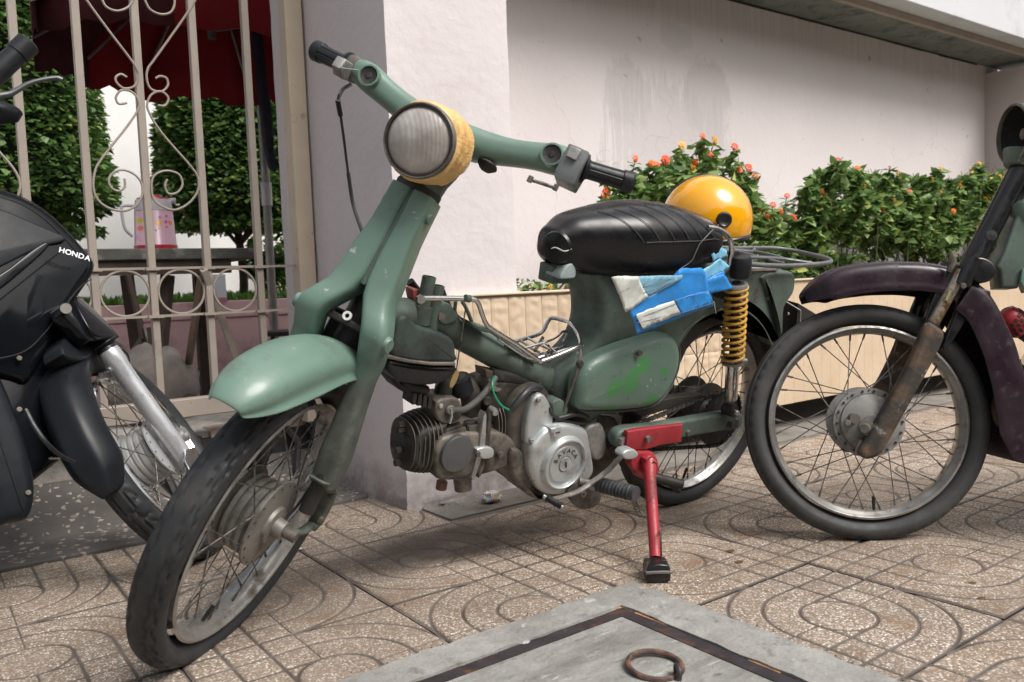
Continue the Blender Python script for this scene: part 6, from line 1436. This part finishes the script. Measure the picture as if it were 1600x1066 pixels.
# ================================================================ LEFT MOTORBIKE (glossy black)
hb,nb,ub=frame(59.8,29.33); B1=Fr([.4613,2.1349,.2464],hb,nb,ub)
hq,nq,uq=frame(12,15); Q1=Fr(B1.o,hq,nq,uq)
b1=thing('motorbike','glossy black motorbike at the left edge with a silver fork leg, front half showing','motorbike',(.1,2.0,0))
m_gl=M('glossy black plastic',(.005,.006,.008),.13,var=.2,vs=4,coat=.06,spec=.22,rvar=.05,dirts=[((.02,.022,.025),.66,.95,8,.4)])
m_mt=M('dull black plastic',(.010,.012,.015),.36,var=.25,vs=6,bump=.1,bs=90,spec=.22,dirts=[((.022,.024,.028),.52,.9,5,.6)])
m_sil=M('silver fork paint',(.50,.51,.53),.30,metal=.5,var=.04,vs=10,dirts=[])
wheel(b1,B1,'front_wheel',rr=.228,w=.033,th=.054,tread='block',near=-1,drum='ribbed',mh_=M('silver hub',(.52,.53,.53),.4,metal=.5,var=.1,vs=12,dirts=[((.22,.20,.18),.6,.8,20,.8)]),mrim=m_rimb,rot=.2,hw=.040)
def P1(u,v,s): return B1.P(u,v,s)
def p1(u,v,s): return B1.un(u,v,s)
S1=-.074
A=p1(168,548,S1); Bq=p1(296,725,S1)
for sg in (1,-1):
    a_=np.array([A[0],S1*sg,A[2]]); b_=np.array([Bq[0],S1*sg,Bq[2]]); d=b_-a_
    put('fork_leg',tube([B1.w(a_+d*q) for q in (0,.02,.10,.14,.3,.6,.97,1.0)],[.0245,.026,.026,.0235,.0225,.0215,.021,.019],22),m_sil,b1)
    put('fork_seal',tube([B1.w(a_-d*.03),B1.w(a_+d*.015)],[.0215,.0235],18),m_blkrub,b1)
    put('stanchion',tube([B1.w(a_-d*.30),B1.w(a_)],.015,16),m_chrome,b1)
    put('dust_boot',lathe([(.016,-.035),(.030,-.022),(.032,-.010),(.022,-.002),(.0,-.002)],B1.w(a_-d*.02),B1.d(d),20),m_mt,b1)
ax_=np.array([0.,S1,0.]); put('axle_boss',tube([B1.w((0.0,-.055,-.0)),B1.w((0,-.100,0))],.018,16),m_alu,b1)
put('chrome_tab',pillow(B1,[tuple(p1(u,v,-.09)) for u,v in ((288,704),(302,700),(312,716),(310,738),(296,742),(286,722))],1,-.088,-.096,.002),m_rimb,b1)
bolt(B1,p1(289,682,-.095),(0,-1,0),.008,.010,m_alu,b1); put('hub_centre',lathe([(.017,0),(.017,.012),(0,.013)],B1.w((.0,-.052,0)),-nb,18),m_blackoil,b1)
# front mudguard, its rear flap showing at the left of the wheel
def guard1(T0,T1,Rf,w,dip,name,n=20):
    g=[]
    for i,T in enumerate(np.linspace(T0,T1,n)):
        Rr=Rf(T); row=[]; ww=w(T)
        for k in range(17):
            q=-1+2*k/16; aq=abs(q); y=math.copysign(min(1,aq/.8)**.9,q)*ww; dd=dip*(max(0,(aq-.3)/.7)**1.7)
            row.append(B1.w(((Rr-dd)*math.cos(R_(T)),y,(Rr-dd)*math.sin(R_(T)))))
        g.append(row)
    put(name,sheet(g),m_mt,b1,solid=.004,sharp=50,sub=1)
guard1(56,185,lambda T:.322+.012*math.sin(R_(T)),lambda T:.052*min(1,max(.40,(192-T)/18))*min(1,max(.5,(T-44)/20)),.060,'front_mudguard',30)
# black body: front shield panels, traced on planes of the straight frame
def pq(u,v,s): return Q1.un(u,v,s)
def shield(pts,s,th,mat,name,rad=.02,dome=0.,n=3,fr=Q1,both=True):
    P=catm(np.array([fr.un(u,v,s) for u,v in pts]),n,closed=True); return put(name,pillow(fr,P,1,s+th,s,rad,5,both=both,dome=dome),mat,b1,sharp=50)
cowl=shield([(-120,268),(-40,276),(0,292),(40,306),(75,327),(105,354),(130,380),(148,402),(151,416),(143,434),(124,462),(104,498),(84,535),(62,572),(44,598),(20,592),(-20,585),(-70,590),(-140,520)],-.13,.17,m_gl,'front_cowl',.022,dome=.010)
shield([(-60,318),(0,326),(40,342),(72,356),(96,366),(103,372),(98,378),(72,384),(40,398),(0,418),(-60,440)],-.142,.012,m_mt,'cowl_inset',.005)
shield([(-60,452),(0,428),(40,398),(60,384),(72,378),(77,382),(68,394),(44,416),(0,452),(-60,490)],-.146,.008,m_gl,'cowl_groove',.004)
put('panel_line',tube(catm([Q1.P(u,v,-.1435) for u,v in ((100,388),(70,412),(35,440),(0,468),(-40,498))],5),.0016,6),m_mt,b1)
shield([(96,540),(118,505),(140,520),(150,540),(140,560),(110,560)],-.06,.05,m_mt,'fork_shroud',.008,fr=B1,n=2)
shield([(-60,560),(-10,570),(10,600),(30,650),(46,700),(57,750),(56,785),(46,808),(20,814),(-60,820)],-.17,.10,m_mt,'leg_shield',.022)
shield([(118,468),(126,464),(150,485),(184,521),(186,527),(168,527),(150,524),(134,502)],-.105,.022,m_gl,'fork_cover',.005,fr=B1,n=2)
shield([(96,476),(118,468),(134,502),(150,524),(140,532),(120,512),(100,492)],-.095,.03,m_gl,'fork_cover',.006,fr=B1,n=2)
put('panel_gap',tube(catm([Q1.P(u,v,-.1425) for u,v in ((143,436),(122,452),(96,486),(70,520),(40,548),(0,560),(-30,560))],5),.0013,6),m_blackoil,b1)
put('panel_gap',tube(catm([Q1.P(u,v,-.1425) for u,v in ((0,297),(40,311),(74,333),(103,360),(126,386),(138,402))],5),.0011,6),m_blackoil,b1)
for u,v,s_ in ((30,560,-.142),(86,500,-.142),(30,640,-.171),(44,770,-.171)): bolt(Q1,Q1.un(u,v,s_),(0,-1,0),.0055,.003,m_oily2,b1,'screw')
put('fork_bolt',cyl(P1(103,482,-.10),P1(103,482,-.125),.011,14),m_alu,b1)
put('steering_tube',tube([B1.w((0,0,.36)),B1.w((-.02,0,.62))],.03,16),m_mt,b1)
put('brake_hose',tube(catm([P1(40,640,-.06),P1(55,668,-.06),P1(75,695,-.06),P1(95,712,-.05),P1(115,722,-.04)],6),.0042,8),m_blkrub,b1)
for v in (706,716): put('crash_bar',tube([Q1.P(40,v,-.10),Q1.P(110,v-3,-.10)],.006,10),m_chrome,b1)
# white maker's lettering on the cowl
lc0=Q1.P(122,398,-.176); la,lb_=Q1.P(99,391,-.176),Q1.P(145,405,-.176); xd=nrm(lb_-la); nn_=-Q1.B[:,1]; yd=nrm(np.cross(nn_,xd))
lettering('HONDA',(la+lb_)/2-xd*.007-yd*.002,xd,yd,.0168,M('white letter',(.75,.77,.80),.4),cowl,ext=.0006)
# left grip and lever (steered towards the viewer)
g0,g1=P1(-40,150,.0),None
HD=WD
gp=[np.array(WD.P(u,v,1.62,1)) for u,v in ((-70,175),(-20,128),(46,66))]
gd=nrm(gp[2]-gp[0]); 
put('handgrip',tube([gp[0],gp[1],gp[2]-gd*.030,gp[2]-gd*.029,gp[2]-gd*.003,gp[2]],[.0175,.0175,.0175,.0195,.0195,.016],22),m_blkrub,b1)
lvp=[np.array(WD.P(u,v,1.58,1)) for u,v in ((-40,160),(0,150),(18,146),(45,131),(70,124),(88,122),(97,125))]
put('brake_lever',tube(catm(lvp,6),[.010,.008,.0065,.0055,.0055,.0065],12,flat=.7),m_disc,b1)
put('lever_housing',tube([np.array(WD.P(u,v,1.62,1)) for u,v in ((-60,165),(0,176),(25,178),(32,174))],[.024,.020,.014,.006],14),m_mt,b1)
put('handlebar',tube(catm([gp[0],gp[0]-gd*.15,B1.w((-.02,0,.68)),B1.w((-.1,.3,.70))],6),.013,12),m_mt,b1)
# rest of the bike beyond the frame
put('main_body',pillow(Q1,catm(np.array([(-.16,0,.42),(-.18,0,.08),(-.36,0,-.04),(-.62,0,-.02),(-.90,0,.12),(-1.25,0,.28),(-1.62,0,.40),(-1.62,0,.48),(-1.1,0,.46),(-.75,0,.40),(-.55,0,.22),(-.36,0,.20),(-.30,0,.44)]),3,closed=True),1,-.11,.11,.04),m_gl,b1)
put('seat',pillow(Q1,catm(np.array([(-.62,0,.42),(-.80,0,.50),(-1.05,0,.51),(-1.4,0,.56),(-1.5,0,.50),(-1.0,0,.43)]),3,closed=True),1,-.12,.12,.03),m_vinyl,b1)
RQ=Fr(Q1.w((-1.22,0,.02)),hq,nq,uq); RQ.o[2]=.27
wheel(b1,RQ,'rear_wheel',rr=.228,w=.036,th=.054,tread='block',drum='plain',mrim=m_rimb)
put('engine',pillow(Q1,[(-.45,0,.02),(-.45,0,-.10),(-.62,0,-.14),(-.80,0,-.10),(-.80,0,.04)],1,-.10,.10,.03),m_alu,b1)
put('side_stand',tube([Q1.w((-.6,.10,-.10)),np.array([Q1.w((-.6,.26,0))[0],Q1.w((-.6,.26,0))[1],.01])],.009,8),m_black,b1)

# ================================================================ SMALL LITTER
def crumple(c,r,seed,flat=.55):
    V,F=sphere((0,0,0),1,seg=18,ring=12); out=[]
    for v in V:
        q=.35*mn.noise(Vector(v*1.9)+Vector((seed,0,0)))+.3*abs(mn.noise(Vector(v*4.5)+Vector((seed,3,0))))
        w=v*(.8+q); out.append((c[0]+w[0]*r,c[1]+w[1]*r*.7,max(.001,c[2]+r*flat*.8+w[2]*r*flat)))
    return np.array(out),F
def m_paper():
    m,t,b=newmat('printed wrapper'); n=noise_(t,40,2,.4)
    c=ramp(t,n,[(.40,(.62,.62,.60)),(.47,(.12,.17,.48)),(.52,(.66,.64,.58)),(.60,(.55,.33,.06)),(.68,(.7,.69,.66))]); t.links.new(c,b.inputs['Base Color']); b.inputs['Roughness'].default_value=.5; return m
w0=WD.P(772,786,0,2); lt_=put('wrapper',crumple((w0[0],w0[1]+.01,0),.033,2,.6),m_paper(),sharp=12); tag(lt_,'crumpled white and blue snack wrapper on the paving under the engine','wrapper')
s0=WD.P(691,789,0,2); st=put('pebble',crumple((s0[0],s0[1],0),.012,5,.5),M('grey stone',(.20,.21,.21),.8,var=.2,vs=60),sharp=60); tag(st,'small grey stone at the foot of the pink pillar','stone')
s1=WD.P(468,859,0,2); st=put('paper_scrap',crumple((s1[0],s1[1],0),.007,9,.4),M('white scrap',(.7,.68,.66),.7),sharp=12); tag(st,'tiny white paper scrap beside the moped front wheel','paper scrap')
s1=WD.P(820,1003,.004,2); st=put('foil_scrap',crumple((s1[0],s1[1],.0),.013,11,.25),M('foil scrap',(.6,.6,.62),.35,metal=.6),sharp=12); tag(st,'torn silvery foil scrap on the steel edge of the concrete cover','foil scrap')
lf=M('dry leaf',(.10,.055,.02),.8,var=.3,vs=80)
for (u,v,l) in ((1141,861,'dry brown leaf crumb on the paving right of the red stand, upper one'),(1155,878,'larger dry leaf crumb on the paving right of the red stand, lower one'),(1519,911,'dry leaf flake on the paving right of the black wheel'),(1533,935,'tiny dark leaf flake nearest the lower right corner')):
    c=WD.P(u,v,0.001,2); o=put('leaf_flake',crumple((c[0],c[1],0),.009+.004*rng.random(),u,.12),lf,sharp=30); tag(o,l,'leaf litter')
# grit swept into the joints and along the edges
gv=[]
for k in range(700):
    r=rng.random()
    if r<.35: x,y=rng.uniform(.36,1.2),1.213+rng.normal(0,.012)
    elif r<.6: x,y=1.172+rng.normal(0,.012),rng.uniform(.5,1.25)
    elif r<.8: x,y=rng.uniform(1.12,1.9),2.03-abs(rng.normal(0,.04))
    else: x,y=rng.uniform(.2,2.4),rng.uniform(.8,2.0)
    s_=rng.uniform(.0008,.0028); a=rng.random(3)*.6+.5
    gv.append((np.array([(x+s_*a[0],y,.001),(x-s_*a[1],y+s_,.001),(x-s_*.6,y-s_*a[2],.001),(x,y,.001+s_*1.3)]),[(0,1,3),(1,2,3),(2,0,3),(0,2,1)]))
gt=put('grit',join(*gv),M('grit',(.24,.20,.165),.9,var=.5,vs=300),kind='stuff',sharp=20); tag(gt,'loose grit along the edges of the concrete cover and the pillar foot','grit')
